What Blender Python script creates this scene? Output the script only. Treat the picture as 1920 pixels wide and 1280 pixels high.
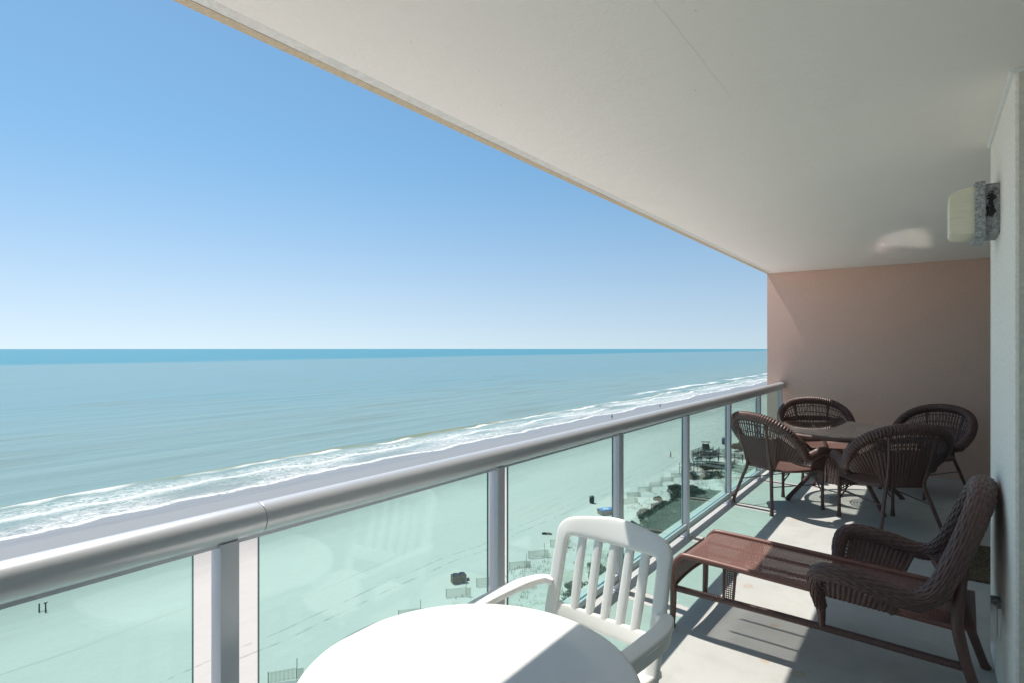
import bpy, bmesh, math, random
import numpy as np
from mathutils import Vector, Matrix

for _o in list(bpy.data.objects):
    bpy.data.objects.remove(_o)
C = bpy.context.scene.collection
sc = bpy.context.scene
R = math.radians
PI = math.pi
random.seed(7)
rng = np.random.default_rng(7)

# ---------------------------------------------------------------- camera, sky, sun, exposure
EYE = 1.47
HEAD = math.atan2(778.0, 1081.0)
cam_d = bpy.data.cameras.new('camera')
cam = bpy.data.objects.new('camera', cam_d)
C.objects.link(cam)
cam.location = (0, 0, EYE)
cam.rotation_euler = (PI / 2, 0, HEAD)
cam_d.sensor_width = 36
cam_d.lens = 1081.0 / 1920.0 * 36
cam_d.shift_y = 12.5 / 1920.0
cam_d.clip_start = 0.02
cam_d.clip_end = 90000
sc.camera = cam

SUN_DIR = Vector((-0.495, 0.078, 1.0)).normalized()          # towards the sun
SUN_EL = math.asin(SUN_DIR.z)
SUN_AZ = math.atan2(SUN_DIR.x, SUN_DIR.y)                    # clockwise from +Y

world = bpy.data.worlds.new('World')
sc.world = world
world.use_nodes = True
wt = world.node_tree
for n in list(wt.nodes):
    wt.nodes.remove(n)
w_out = wt.nodes.new('ShaderNodeOutputWorld')
w_bg = wt.nodes.new('ShaderNodeBackground')
w_sky = wt.nodes.new('ShaderNodeTexSky')
w_sky.sky_type = 'NISHITA'
w_sky.sun_disc = False
w_sky.sun_elevation = SUN_EL
w_sky.sun_rotation = SUN_AZ
w_sky.altitude = 0
w_sky.air_density = 0.7
w_sky.dust_density = 0.55
w_sky.ozone_density = 3.0
w_bg.inputs['Strength'].default_value = 0.092
# the air over the sea is clear down to the horizon: compress the sky's elevation scale, so that its lowest, yellow band stays out of sight
w_tc = wt.nodes.new('ShaderNodeTexCoord')
w_map = wt.nodes.new('ShaderNodeMapping')
w_map.vector_type = 'POINT'
w_map.inputs['Scale'].default_value = (1, 1, 0.50)
w_map.inputs['Location'].default_value = (0, 0, 0.075)
wt.links.new(w_tc.outputs['Generated'], w_map.inputs['Vector'])
wt.links.new(w_map.outputs['Vector'], w_sky.inputs['Vector'])
w_mul = wt.nodes.new('ShaderNodeMix')
w_mul.data_type = 'RGBA'
w_mul.blend_type = 'MULTIPLY'
w_mul.inputs[0].default_value = 1.0
w_sep = wt.nodes.new('ShaderNodeSeparateXYZ')
wt.links.new(w_tc.outputs['Generated'], w_sep.inputs[0])
w_hz = wt.nodes.new('ShaderNodeMapRange')            # sea haze whitens the lowest few degrees
w_hz.interpolation_type = 'SMOOTHSTEP'
w_hz.inputs['From Min'].default_value = 0.0
w_hz.inputs['From Max'].default_value = 0.34
wt.links.new(w_sep.outputs['Z'], w_hz.inputs['Value'])
w_tint = wt.nodes.new('ShaderNodeMix')
w_tint.data_type = 'RGBA'
w_tint.inputs[6].default_value = (1.22, 1.08, 0.925, 1)
w_tint.inputs[7].default_value = (0.775, 1.02, 0.99, 1)
wt.links.new(w_hz.outputs[0], w_tint.inputs[0])
wt.links.new(w_tint.outputs[2], w_mul.inputs[7])
wt.links.new(w_sky.outputs['Color'], w_mul.inputs[6])
wt.links.new(w_mul.outputs[2], w_bg.inputs['Color'])
wt.links.new(w_bg.outputs['Background'], w_out.inputs['Surface'])

sun_d = bpy.data.lights.new('sun', 'SUN')
sun_d.energy = 4.0
sun_d.angle = R(0.5)
sun_d.color = (1.0, 0.95, 0.87)
sun = bpy.data.objects.new('sun', sun_d)
C.objects.link(sun)
sun.rotation_euler = SUN_DIR.to_track_quat('Z', 'Y').to_euler()

sc.view_settings.view_transform = 'Standard'
sc.view_settings.look = 'None'
sc.view_settings.gamma = 1.0
sc.view_settings.exposure = 0.60
sc.render.engine = 'CYCLES'
sc.cycles.use_denoising = True
sc.cycles.max_bounces = 14
sc.cycles.diffuse_bounces = 8
sc.cycles.glossy_bounces = 6
sc.cycles.transparent_max_bounces = 40
sc.cycles.sample_clamp_indirect = 0.0
sc.cycles.blur_glossy = 0.0
sc.cycles.use_guiding = True          # finds the sun's reflection off the glass table onto the ceiling
sc.cycles.caustics_reflective = True
sc.cycles.caustics_refractive = False

# ---------------------------------------------------------------- node helper
class NT:
    def __init__(self, name):
        self.m = bpy.data.materials.new(name)
        self.m.use_nodes = True
        self.t = self.m.node_tree
        for n in list(self.t.nodes):
            self.t.nodes.remove(n)
        self.out = self.t.nodes.new('ShaderNodeOutputMaterial')

    def node(self, typ, **kw):
        n = self.t.nodes.new(typ)
        for k, v in kw.items():
            setattr(n, k, v)
        return n

    def put(self, sock, val):
        if hasattr(val, 'is_linked') or hasattr(val, 'links'):
            self.t.links.new(val, sock)
        elif isinstance(val, (tuple, list)):
            if len(val) == 3 and len(sock.default_value) == 4:
                val = (*val, 1)
            sock.default_value = val
        else:
            sock.default_value = val

    def math(self, op, a, b=0.0, c=0.0, clamp=False):
        n = self.node('ShaderNodeMath', operation=op)
        n.use_clamp = clamp
        self.put(n.inputs[0], a)
        self.put(n.inputs[1], b)
        self.put(n.inputs[2], c)
        return n.outputs[0]

    def add(self, a, b): return self.math('ADD', a, b)
    def sub(self, a, b): return self.math('SUBTRACT', a, b)
    def mul(self, a, b): return self.math('MULTIPLY', a, b)
    def inv(self, a): return self.math('SUBTRACT', 1.0, a)

    def step(self, v, lo, hi, to0=0.0, to1=1.0):
        n = self.node('ShaderNodeMapRange', interpolation_type='SMOOTHSTEP')
        self.put(n.inputs['Value'], v)
        n.inputs['From Min'].default_value = lo
        n.inputs['From Max'].default_value = hi
        n.inputs['To Min'].default_value = to0
        n.inputs['To Max'].default_value = to1
        return n.outputs[0]

    def mix(self, f, a, b, blend='MIX'):
        n = self.node('ShaderNodeMix', data_type='RGBA', blend_type=blend)
        self.put(n.inputs[0], f)
        self.put(n.inputs[6], a)
        self.put(n.inputs[7], b)
        return n.outputs[2]

    def pos(self):
        g = self.node('ShaderNodeNewGeometry')
        return g.outputs['Position']

    def obj(self):
        g = self.node('ShaderNodeTexCoord')
        return g.outputs['Object']

    def sep(self, v):
        s = self.node('ShaderNodeSeparateXYZ')
        self.put(s.inputs[0], v)
        return s.outputs

    def vec(self, x, y, z=0.0):
        s = self.node('ShaderNodeCombineXYZ')
        self.put(s.inputs[0], x)
        self.put(s.inputs[1], y)
        self.put(s.inputs[2], z)
        return s.outputs[0]

    def scale(self, v, s):
        m = self.node('ShaderNodeMapping')
        self.put(m.inputs['Vector'], v)
        m.inputs['Scale'].default_value = s
        return m.outputs[0]

    def noise(self, v, scale=1.0, detail=2.0, rough=0.5, dist=0.0):
        n = self.node('ShaderNodeTexNoise')
        self.put(n.inputs['Vector'], v)
        n.inputs['Scale'].default_value = scale
        n.inputs['Detail'].default_value = detail
        n.inputs['Roughness'].default_value = rough
        n.inputs['Distortion'].default_value = dist
        return n.outputs['Fac']

    def bump(self, h, strength=0.3, dist=0.01):
        b = self.node('ShaderNodeBump')
        self.put(b.inputs['Height'], h)
        b.inputs['Strength'].default_value = strength
        b.inputs['Distance'].default_value = dist
        return b.outputs['Normal']

    def bsdf(self, col, rough=0.5, metal=0.0, spec=0.5, normal=None, **kw):
        b = self.node('ShaderNodeBsdfPrincipled')
        self.put(b.inputs['Base Color'], col)
        self.put(b.inputs['Roughness'], rough)
        self.put(b.inputs['Metallic'], metal)
        self.put(b.inputs['Specular IOR Level'], spec)
        if normal is not None:
            self.put(b.inputs['Normal'], normal)
        for k, v in kw.items():
            self.put(b.inputs[k.replace('_', ' ')], v)
        return b.outputs[0]

    def done(self, shader):
        self.t.links.new(shader, self.out.inputs['Surface'])
        return self.m


def simple(name, col, rough=0.5, metal=0.0, spec=0.5, var=0.12, vs=8.0, bump=0.0, bs=60.0, bd=0.004):
    t = NT(name)
    p = t.obj()
    n = t.noise(p, vs, 4.0, 0.6)
    dark = tuple(c * (1 - var) for c in col)
    lite = tuple(min(1, c * (1 + var)) for c in col)
    c = t.mix(n, dark, lite)
    nr = t.bump(t.noise(p, bs, 4.0, 0.6), bump, bd) if bump else None
    return t.done(t.bsdf(c, rough, metal, spec, nr))


# ---------------------------------------------------------------- materials
def mat_stucco(name, col, grain=55.0, strength=0.5, var=0.06):
    t = NT(name)
    p = t.pos()
    big = t.noise(p, 1.3, 5.0, 0.6)
    fine = t.noise(p, grain, 3.0, 0.65)
    c = t.mix(big, tuple(x * (1 - var) for x in col), tuple(min(1, x * (1 + var)) for x in col))
    c = t.mix(t.step(fine, 0.35, 0.7), tuple(x * 0.88 for x in col), c)
    c = t.mix(t.mul(t.step(t.noise(p, 4.0, 6.0, 0.7), 0.55, 0.75), 0.10), c, tuple(x * 0.8 for x in col))
    h = t.add(fine, t.mul(t.noise(p, grain * 3, 2.0), 0.4))
    return t.done(t.bsdf(c, 0.92, spec=0.15, normal=t.bump(h, strength, 0.006)))


def mat_ceiling():
    t = NT('painted_ceiling')
    p = t.pos()
    x, y, z = t.sep(p)
    big = t.noise(p, 0.9, 5.0, 0.6)
    c = t.mix(big, (0.79, 0.735, 0.68), (0.83, 0.78, 0.725))
    # joint line where two pours of the slab meet
    wob = t.mul(t.sub(t.noise(t.vec(t.mul(x, 0.0), y, 0.0), 6.0, 3.0), 0.5), 0.02)
    d = t.math('ABSOLUTE', t.sub(t.add(x, wob), -0.622))
    line = t.mul(t.inv(t.step(d, 0.0015, 0.004)), t.inv(t.step(y, 2.1, 2.5)))
    c = t.mix(t.mul(line, 0.22), c, (0.42, 0.40, 0.37))
    spots = t.step(t.noise(p, 34.0, 1.0), 0.80, 0.84)
    c = t.mix(t.mul(spots, 0.5), c, (0.3, 0.28, 0.25))
    stain = t.mul(t.step(t.noise(p, 1.7, 6.0, 0.7, 0.8), 0.55, 0.72), 0.10)
    c = t.mix(stain, c, (0.62, 0.58, 0.52))
    h = t.add(t.noise(p, 3.0, 5.0, 0.6), t.mul(t.noise(p, 60.0, 3.0, 0.6), 0.22))
    return t.done(t.bsdf(c, 0.85, spec=0.2, normal=t.bump(h, 0.32, 0.02)))


def mat_floor():
    t = NT('coated_concrete')
    p = t.pos()
    big = t.noise(p, 1.1, 6.0, 0.62)
    mid = t.noise(p, 7.0, 5.0, 0.6)
    fine = t.noise(p, 120.0, 3.0, 0.7)
    c = t.mix(t.step(big, 0.3, 0.7), (0.405, 0.405, 0.39), (0.465, 0.46, 0.44))
    c = t.mix(t.mul(t.step(mid, 0.45, 0.72), 0.6), c, (0.37, 0.365, 0.34))
    c = t.mix(t.mul(t.step(fine, 0.48, 0.70), 0.34), c, (0.35, 0.36, 0.35))
    # rust and rain stains
    r1 = t.noise(t.add(p, 0.0) if False else p, 4.3, 4.0, 0.7, 1.2)
    rust = t.mul(t.step(r1, 0.68, 0.76), t.step(t.noise(p, 1.9), 0.45, 0.6))
    c = t.mix(t.mul(rust, 0.55), c, (0.52, 0.30, 0.12))
    v = t.node('ShaderNodeTexVoronoi')
    t.put(v.inputs['Vector'], p)
    v.inputs['Scale'].default_value = 1.7
    ring = t.math('ABSOLUTE', t.sub(v.outputs['Distance'], 0.035))
    c = t.mix(t.mul(t.inv(t.step(ring, 0.006, 0.02)), 0.5), c, (0.50, 0.28, 0.10))
    wob = t.mul(t.sub(t.noise(p, 30.0, 3.0), 0.5), 0.05)
    x, y, z = t.sep(p)
    for (sx, sy, r_, hollow) in ((-1.12, 4.63, 0.03, 0), (-1.02, 4.63, 0.025, 0), (-0.47, 2.87, 0.022, 1), (-0.62, 2.90, 0.03, 0), (-0.66, 3.30, 0.03, 0),
                                 (-0.30, 4.1, 0.02, 0), (0.02, 3.35, 0.025, 0), (-0.75, 4.2, 0.018, 0), (-0.9, 3.75, 0.02, 1), (-0.2, 2.75, 0.02, 0)):
        dx, dy = t.sub(x, sx), t.sub(y, sy)
        d = t.add(t.math('SQRT', t.add(t.mul(dx, dx), t.mul(dy, dy))), wob)
        f = t.inv(t.step(t.math('ABSOLUTE', t.sub(d, r_)) if hollow else d, 0.004 if hollow else r_ * 0.3, 0.012 if hollow else r_))
        c = t.mix(t.mul(f, 0.42), c, (0.40, 0.23, 0.09))
    h = t.add(t.mul(fine, 0.5), t.noise(p, 40.0, 3.0))
    return t.done(t.bsdf(c, 0.6, spec=0.3, normal=t.bump(h, 0.25, 0.004)))


def mat_glass(name, tint, refl=1.0, gr=0.0, film=0.0):
    t = NT(name)
    lw = t.node('ShaderNodeLayerWeight')
    lw.inputs['Blend'].default_value = 0.5
    f5 = t.math('POWER', lw.outputs['Facing'], 5.0)
    fr = t.math('MINIMUM', t.add(0.04 * refl, t.mul(f5, 0.9)), 0.9)
    tr = t.node('ShaderNodeBsdfTransparent')
    t.put(tr.inputs['Color'], tint)
    gl = t.node('ShaderNodeBsdfGlossy')
    gl.inputs['Roughness'].default_value = gr
    gl.inputs['Color'].default_value = (1, 1, 1, 1)
    m = t.node('ShaderNodeMixShader')
    t.put(m.inputs[0], fr)
    t.t.links.new(tr.outputs[0], m.inputs[1])
    t.t.links.new(gl.outputs[0], m.inputs[2])
    out = m.outputs[0]
    if film:                            # dried salt spray: faint streaks and spots
        p = t.pos()
        n = t.step(t.noise(t.scale(p, (1, 2.2, 0.8)), 2.0, 5.0, 0.65), 0.42, 0.8)
        sp = t.step(t.noise(p, 42.0, 2.0), 0.70, 0.80)
        low = t.step(t.sep(p)[2], 0.55, 0.08)
        fac = t.mul(t.add(t.add(t.mul(n, 0.5), t.mul(sp, 0.6)), t.mul(low, 0.12)), film)
        d = t.node('ShaderNodeBsdfDiffuse')
        d.inputs['Color'].default_value = (0.8, 0.82, 0.8, 1)
        m2 = t.node('ShaderNodeMixShader')
        t.put(m2.inputs[0], fac)
        t.t.links.new(out, m2.inputs[1])
        t.t.links.new(d.outputs[0], m2.inputs[2])
        out = m2.outputs[0]
    return t.done(out)


def mat_wicker(name, col, rough=0.42):
    t = NT(name)
    p = t.obj()
    n = t.noise(p, 45.0, 3.0, 0.6)
    b = t.noise(p, 5.0, 4.0, 0.6)
    c = t.mix(n, tuple(x * 0.72 for x in col), tuple(x * 1.25 for x in col))
    c = t.mix(t.mul(t.step(b, 0.45, 0.75), 0.35), c, tuple(x * 1.5 + 0.02 for x in col))
    return t.done(t.bsdf(c, rough, spec=0.5, normal=t.bump(t.noise(p, 300.0, 2.0), 0.15, 0.002)))


def mat_sea():
    t = NT('sea_water')
    p = t.pos()
    x, y, z = t.sep(p)
    yv = t.vec(0.0, y, 0.0)
    w1 = t.mul(t.sub(t.noise(yv, 0.016, 2.0), 0.5), 16.0)
    w2 = t.mul(t.sub(t.noise(yv, 0.11, 3.0), 0.5), 5.0)
    xs = t.add(x, t.add(w1, w2))                       # wandering shoreline coordinate
    # body colour by depth: sandy shallows, grey-green shelf, deep blue beyond
    shelf = t.step(x, -420.0, -150.0)
    c = t.mix(shelf, (0.135, 0.255, 0.275), (0.175, 0.265, 0.25))
    deepw = t.add(x, t.mul(t.sub(t.noise(t.scale(p, (0.0006, 0.0012, 1)), 1.0, 3.0), 0.5), 300.0))
    deepw = t.add(deepw, t.mul(y, 0.07))
    c = t.mix(t.inv(t.step(deepw, -1560.0, -1270.0)), c, (0.008, 0.20, 0.27))
    # long soft streaks of swell and wind, parallel to the beach
    st = t.noise(t.scale(p, (0.055, 0.010, 1)), 1.0, 4.0, 0.55)
    c = t.mix(t.mul(t.step(st, 0.50, 0.68), 0.62), c, (0.15, 0.205, 0.165))
    st2 = t.noise(t.scale(p, (0.012, 0.0016, 1)), 1.0, 4.0, 0.6)
    c = t.mix(t.mul(t.step(st2, 0.5, 0.75), 0.25), c, (0.10, 0.20, 0.25))
    # breaker front, seen through: olive
    ol = t.mul(t.step(xs, -151.0, -149.2), t.inv(t.step(xs, -148.2, -146.8)))
    c = t.mix(t.mul(ol, 0.85), c, (0.21, 0.22, 0.10))
    # ---- foam
    lace_v = t.scale(p, (0.55, 0.33, 1))
    n1 = t.noise(lace_v, 1.0, 6.0, 0.62, 1.6)
    ridge = t.inv(t.math('ABSOLUTE', t.mul(t.sub(n1, 0.5), 5.0), clamp=True))
    vor = t.node('ShaderNodeTexVoronoi', feature='DISTANCE_TO_EDGE')
    wob = t.node('ShaderNodeTexNoise')
    t.put(wob.inputs['Vector'], p)
    wob.inputs['Scale'].default_value = 0.5
    wob.inputs['Detail'].default_value = 4.0
    vm = t.node('ShaderNodeVectorMath', operation='MULTIPLY_ADD')
    t.put(vm.inputs[0], wob.outputs['Color'])
    vm.inputs[1].default_value = (4, 4, 0)
    t.put(vm.inputs[2], p)
    vs = t.scale(vm.outputs[0], (0.62, 0.30, 1))
    t.put(vor.inputs['Vector'], vs)
    vor.inputs['Scale'].default_value = 1.0
    web = t.inv(t.step(vor.outputs['Distance'], 0.02, 0.105))
    lace = t.math('MAXIMUM', t.mul(t.step(ridge, 0.62, 0.95), 0.8), web)
    patch = t.step(t.noise(t.scale(p, (0.08, 0.03, 1)), 1.0, 3.0), 0.36, 0.56)
    dens = t.mul(t.step(xs, -149.0, -140.0), t.inv(t.step(xs, -126.5, -124.0)))
    f_lace = t.mul(t.mul(lace, dens), t.add(t.mul(patch, 0.70), 0.12))
    # swash line
    e1 = t.math('ABSOLUTE', t.sub(xs, -125.0))
    f_edge = t.mul(t.inv(t.step(e1, 0.5, 1.5)), t.step(t.noise(p, 0.9, 4.0), 0.28, 0.5))
    # a spent bore half way in
    xb = t.add(t.add(x, t.mul(t.sub(t.noise(yv, 0.022, 2.0), 0.5), 22.0)), w2)
    e2 = t.sub(xb, -138.0)
    bore = t.mul(t.step(e2, -1.0, 0.4), t.inv(t.step(e2, 0.4, 3.6)))
    f_bore = t.mul(bore, t.step(t.add(t.noise(p, 0.6, 5.0, 0.7), t.mul(t.noise(yv, 0.03, 1.0), 0.7)), 0.62, 0.85))
    # breaking crest with gaps along it
    seg = t.step(t.noise(t.vec(3.7, y, 0.0), 0.035, 2.0), 0.47, 0.56)
    far = t.step(y, 120.0, 260.0)
    seg = t.math('MAXIMUM', seg, t.mul(far, 0.6))
    e3 = t.sub(xs, -148.0)
    f_cr = t.mul(t.mul(t.step(e3, -1.2, -0.4), t.inv(t.step(e3, 0.6, 2.6))), seg)
    f_far = t.mul(t.mul(far, dens), t.step(t.noise(t.scale(p, (0.11, 0.02, 1)), 1.0, 4.0), 0.46, 0.6))
    f_far2 = t.mul(t.mul(t.step(y, 330.0, 420.0), t.inv(t.step(t.math('ABSOLUTE', t.sub(xs, -162.0)), 1.5, 4.0))),
                   t.step(t.noise(t.vec(9.0, y, 0), 0.02, 1.0), 0.4, 0.55))
    foam = f_lace
    for f in (f_edge, f_bore, f_cr, t.mul(f_far, 0.5), f_far2):
        foam = t.math('MAXIMUM', foam, f)
    foam = t.math('MINIMUM', foam, 1.0)
    # thin film of water over sand in the swash
    film = t.step(xs, -140.0, -124.0)
    c = t.mix(t.mul(film, 0.6), c, (0.25, 0.255, 0.26))
    c = t.mix(t.step(xs, -126.0, -123.0), c, (0.236, 0.240, 0.243))
    c = t.mix(t.mul(foam, 0.88), c, (0.66, 0.66, 0.645))
    rough = t.add(t.mul(foam, 0.5), 0.30)
    h = t.add(t.mul(t.noise(t.scale(p, (0.16, 0.05, 1)), 1.0, 4.0, 0.55), 1.0),
              t.mul(t.noise(t.scale(p, (0.9, 0.45, 1)), 1.0, 4.0, 0.6), 0.16))
    nr = t.bump(h, 0.55, 1.4)
    return t.done(t.bsdf(c, rough, spec=0.22, normal=nr))


def mat_sand():
    t = NT('beach_sand')
    p = t.pos()
    x, y, z = t.sep(p)
    yv = t.vec(0.0, y, 0.0)
    xs = t.add(x, t.add(t.mul(t.sub(t.noise(yv, 0.02, 3.0), 0.5), 14.0),
                        t.mul(t.sub(t.noise(t.scale(p, (0.25, 0.06, 1)), 1.0, 5.0, 0.65), 0.5), 10.0)))
    wet = t.inv(t.step(xs, -106.0, -97.0))
    damp = t.inv(t.step(xs, -93.0, -73.0))
    n = t.noise(t.scale(p, (0.09, 0.03, 1)), 1.0, 6.0, 0.6)
    c = t.mix(n, (0.455, 0.42, 0.39), (0.515, 0.48, 0.45))
    c = t.mix(t.mul(t.step(t.noise(p, 1.2, 5.0, 0.7), 0.5, 0.75), 0.14), c, (0.44, 0.40, 0.36))
    # tyre tracks of the beach patrol and rake, along the shore
    warp = t.add(x, t.mul(t.sub(t.noise(yv, 0.012, 3.0), 0.5), 18.0))
    tr = t.noise(t.vec(t.mul(warp, 0.9), t.mul(y, 0.012), 0.0), 1.0, 4.0, 0.7)
    trk = t.mul(t.step(tr, 0.60, 0.68), t.step(x, -86.0, -78.0))
    trk = t.mul(trk, t.step(t.noise(t.scale(p, (0.3, 0.05, 1)), 1.0, 3.0), 0.38, 0.6))
    c = t.mix(t.mul(trk, 0.5), c, (0.33, 0.30, 0.27))
    # one fresher track
    wx = t.add(x, t.mul(t.sub(t.noise(yv, 0.03, 2.0), 0.5), 7.0))
    tk = t.inv(t.step(t.math('ABSOLUTE', t.sub(wx, -55.5)), 0.07, 0.22))
    tk = t.math('MAXIMUM', tk, t.inv(t.step(t.math('ABSOLUTE', t.sub(wx, -57.6)), 0.05, 0.2)))
    tk = t.mul(tk, t.step(t.noise(p, 0.7, 4.0, 0.7), 0.42, 0.6))
    c = t.mix(t.mul(tk, 0.55), c, (0.25, 0.22, 0.19))
    c = t.mix(t.mul(damp, 0.75), c, (0.30, 0.285, 0.27))
    c = t.mix(t.mul(wet, 0.9), c, (0.232, 0.235, 0.238))
    # damp humus under the dune plants
    ve = t.mul(t.step(x, -46.0, -38.0), t.step(t.noise(t.scale(p, (0.30, 0.20, 1)), 1.0, 7.0, 0.75), 0.45, 0.62))
    ve = t.mul(ve, t.step(t.noise(p, 1.6, 4.0, 0.7), 0.30, 0.62))
    c = t.mix(t.mul(ve, 0.55), c, (0.17, 0.19, 0.10))
    rough = t.step(wet, 0.0, 1.0, 0.95, 0.42)
    spec = t.step(wet, 0.0, 1.0, 0.1, 0.30)
    h = t.add(t.noise(p, 0.5, 6.0, 0.65), t.mul(t.noise(p, 2.2, 4.0, 0.6), 0.35))
    hb = t.mul(h, t.inv(t.mul(wet, 0.85)))
    return t.done(t.bsdf(c, rough, spec=spec, normal=t.bump(hb, 0.5, 0.25)))


def mat_leaf(name, col):
    t = NT(name)
    oi = t.node('ShaderNodeObjectInfo')
    n = t.noise(t.pos(), 1.7, 3.0)
    c = t.mix(n, tuple(x * 0.65 for x in col), tuple(x * 1.35 for x in col))
    c = t.mix(t.mul(oi.outputs['Random'], 0.5), c, tuple((x * 1.2, x * 0.9, x * 0.7)[i] for i, x in enumerate(col)))
    return t.done(t.bsdf(c, 0.65, spec=0.3))


def mat_mat():
    t = NT('doormat_weave')
    p = t.obj()
    n = t.noise(p, 13.0, 2.0, 0.5, 3.0)
    band = t.step(t.math('ABSOLUTE', t.sub(t.math('FRACT', t.mul(n, 6.0)), 0.5)), 0.22, 0.3)
    c = t.mix(band, (0.045, 0.035, 0.025), (0.17, 0.13, 0.085))
    return t.done(t.bsdf(c, 0.95, spec=0.1, normal=t.bump(t.noise(p, 250.0, 2.0), 0.5, 0.003)))


def mat_galv():
    t = NT('corroded_galvanised_metal')
    p = t.obj()
    n = t.noise(p, 95.0, 6.0, 0.8)
    b = t.noise(p, 28.0, 4.0, 0.7, 0.5)
    c = t.mix(t.step(n, 0.36, 0.66), (0.16, 0.17, 0.175), (0.46, 0.48, 0.49))
    c = t.mix(t.mul(t.step(b, 0.55, 0.68), 0.6), c, (0.55, 0.56, 0.56))
    x, y, z = t.sep(p)
    w = t.mul(t.sub(b, 0.5), 0.09)
    hole = t.mul(t.inv(t.step(t.math('ABSOLUTE', t.add(t.add(x, 0.030), w)), 0.009, 0.013)),
                 t.inv(t.step(t.math('ABSOLUTE', t.add(t.sub(z, 0.02), w)), 0.045, 0.055)))
    c = t.mix(hole, c, (0.02, 0.02, 0.022))
    return t.done(t.bsdf(c, 0.7, 0.25, normal=t.bump(n, 0.5, 0.003)))


M = {}
M['ceiling'] = mat_ceiling()
M['floor'] = mat_floor()
M['fascia'] = mat_stucco('tan_stucco', (0.58, 0.475, 0.345), 45.0, 0.9)
M['drip'] = mat_stucco('pale_drip_edge', (0.74, 0.72, 0.68), 30.0, 0.15)
M['pink'] = mat_stucco('pink_stucco', (0.77, 0.525, 0.43), 70.0, 0.55)
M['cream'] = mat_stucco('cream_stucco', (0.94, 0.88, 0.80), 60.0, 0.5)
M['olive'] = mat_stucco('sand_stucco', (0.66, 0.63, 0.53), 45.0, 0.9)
M['alu'] = simple('silver_painted_aluminium', (0.53, 0.54, 0.56), 0.37, 0.42, var=0.05, bump=0.05, bs=400, bd=0.001)
M['post'] = simple('grey_painted_post', (0.55, 0.56, 0.60), 0.45, 0.25, var=0.05)
M['gasket'] = simple('dark_gasket', (0.05, 0.07, 0.07), 0.6)
M['glass'] = mat_glass('green_tinted_glass', (0.775, 0.945, 0.92), refl=0.85, film=0.007)
M['glassedge'] = simple('green_glass_edge', (0.05, 0.16, 0.14), 0.15, var=0.1)
M['tableglass'] = mat_glass('clear_table_glass', (0.90, 0.93, 0.92), refl=4.2, gr=0.04)
def mat_resin():
    t = NT('white_resin')
    p = t.obj()
    n = t.noise(p, 6.0, 4.0)
    c = t.mix(n, (0.82, 0.81, 0.785), (0.86, 0.855, 0.83))
    nr = t.bump(t.noise(p, 220.0, 2.0), 0.08, 0.0015)
    b = t.bsdf(c, 0.38, normal=nr)
    tr = t.node('ShaderNodeBsdfTranslucent')
    t.put(tr.inputs['Color'], (0.86, 0.83, 0.78))
    m = t.node('ShaderNodeMixShader')
    m.inputs[0].default_value = 0.22
    t.t.links.new(b, m.inputs[1])
    t.t.links.new(tr.outputs[0], m.inputs[2])
    return t.done(m.outputs[0])
M['white'] = mat_resin()
M['wicker'] = mat_wicker('brown_resin_wicker', (0.108, 0.057, 0.048))
M['wickerframe'] = mat_wicker('brown_painted_frame', (0.115, 0.058, 0.048), 0.34)
M['wickerlit'] = mat_wicker('sunlit_deck_wicker', (0.178, 0.076, 0.060), 0.42)  # redder, lighter copy of the brown wicker, with the deck's sunlight in its colour
M['sea'] = mat_sea()
M['sand'] = mat_sand()
M['galv'] = mat_galv()
M['mat'] = mat_mat()
def mat_shade():
    t = NT('frosted_lamp_plastic')
    n = t.noise(t.scale(t.obj(), (1, 1, 9)), 14.0, 3.0)
    c = t.mix(n, (0.64, 0.60, 0.46), (0.78, 0.75, 0.60))
    z = t.sep(t.obj())[2]
    rib = t.math('SINE', t.mul(z, 900.0))
    return t.done(t.bsdf(c, 0.42, spec=0.4, normal=t.bump(rib, 0.25, 0.002), Subsurface_Weight=0.15))
M['shade'] = mat_shade()
M['plate'] = simple('white_plastic_cover', (0.72, 0.72, 0.68), 0.4)
M['wood'] = simple('weathered_grey_wood', (0.20, 0.17, 0.13), 0.85, var=0.35, vs=3.0)
M['darkwood'] = simple('dark_treated_wood', (0.075, 0.072, 0.062), 0.85, var=0.35, vs=3.0)
M['palewood'] = simple('pale_bleached_wood', (0.46, 0.42, 0.37), 0.85, var=0.2, vs=3.0)
M['slat'] = simple('sand_fence_slat', (0.46, 0.43, 0.31), 0.9, var=0.3, vs=6.0)
M['barrel'] = simple('dark_green_plastic', (0.018, 0.03, 0.032), 0.5, var=0.2)
M['barrelblue'] = simple('navy_plastic', (0.03, 0.06, 0.12), 0.45, var=0.2)
M['tarp'] = simple('blue_canvas', (0.05, 0.18, 0.42), 0.7, var=0.25, vs=3.0)
M['tarpwhite'] = simple('white_canvas', (0.80, 0.82, 0.84), 0.7)
M['skin'] = simple('skin', (0.45, 0.27, 0.19), 0.6)
M['cloth'] = simple('dark_clothes', (0.02, 0.025, 0.035), 0.85)
M['cloth2'] = simple('tan_cloth', (0.42, 0.33, 0.22), 0.85)
M['hair'] = simple('dark_hair', (0.03, 0.02, 0.015), 0.7)
M['leafd'] = mat_leaf('dark_shrub_leaves', (0.052, 0.078, 0.045))
M['leafm'] = mat_leaf('grey_green_shrub_leaves', (0.085, 0.105, 0.060))
M['grass'] = mat_leaf('dune_grass_blades', (0.15, 0.155, 0.075))
M['stem'] = simple('woody_stem', (0.12, 0.09, 0.06), 0.9)
M['lawn'] = simple('clipped_lawn', (0.10, 0.14, 0.07), 0.95, var=0.3, vs=0.4)
M['paving'] = simple('bounce_paving', (0.72, 0.70, 0.66), 0.9, var=0.08, vs=0.7)  # unseen ground, set this pale to throw sunlight up to the ceiling
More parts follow.
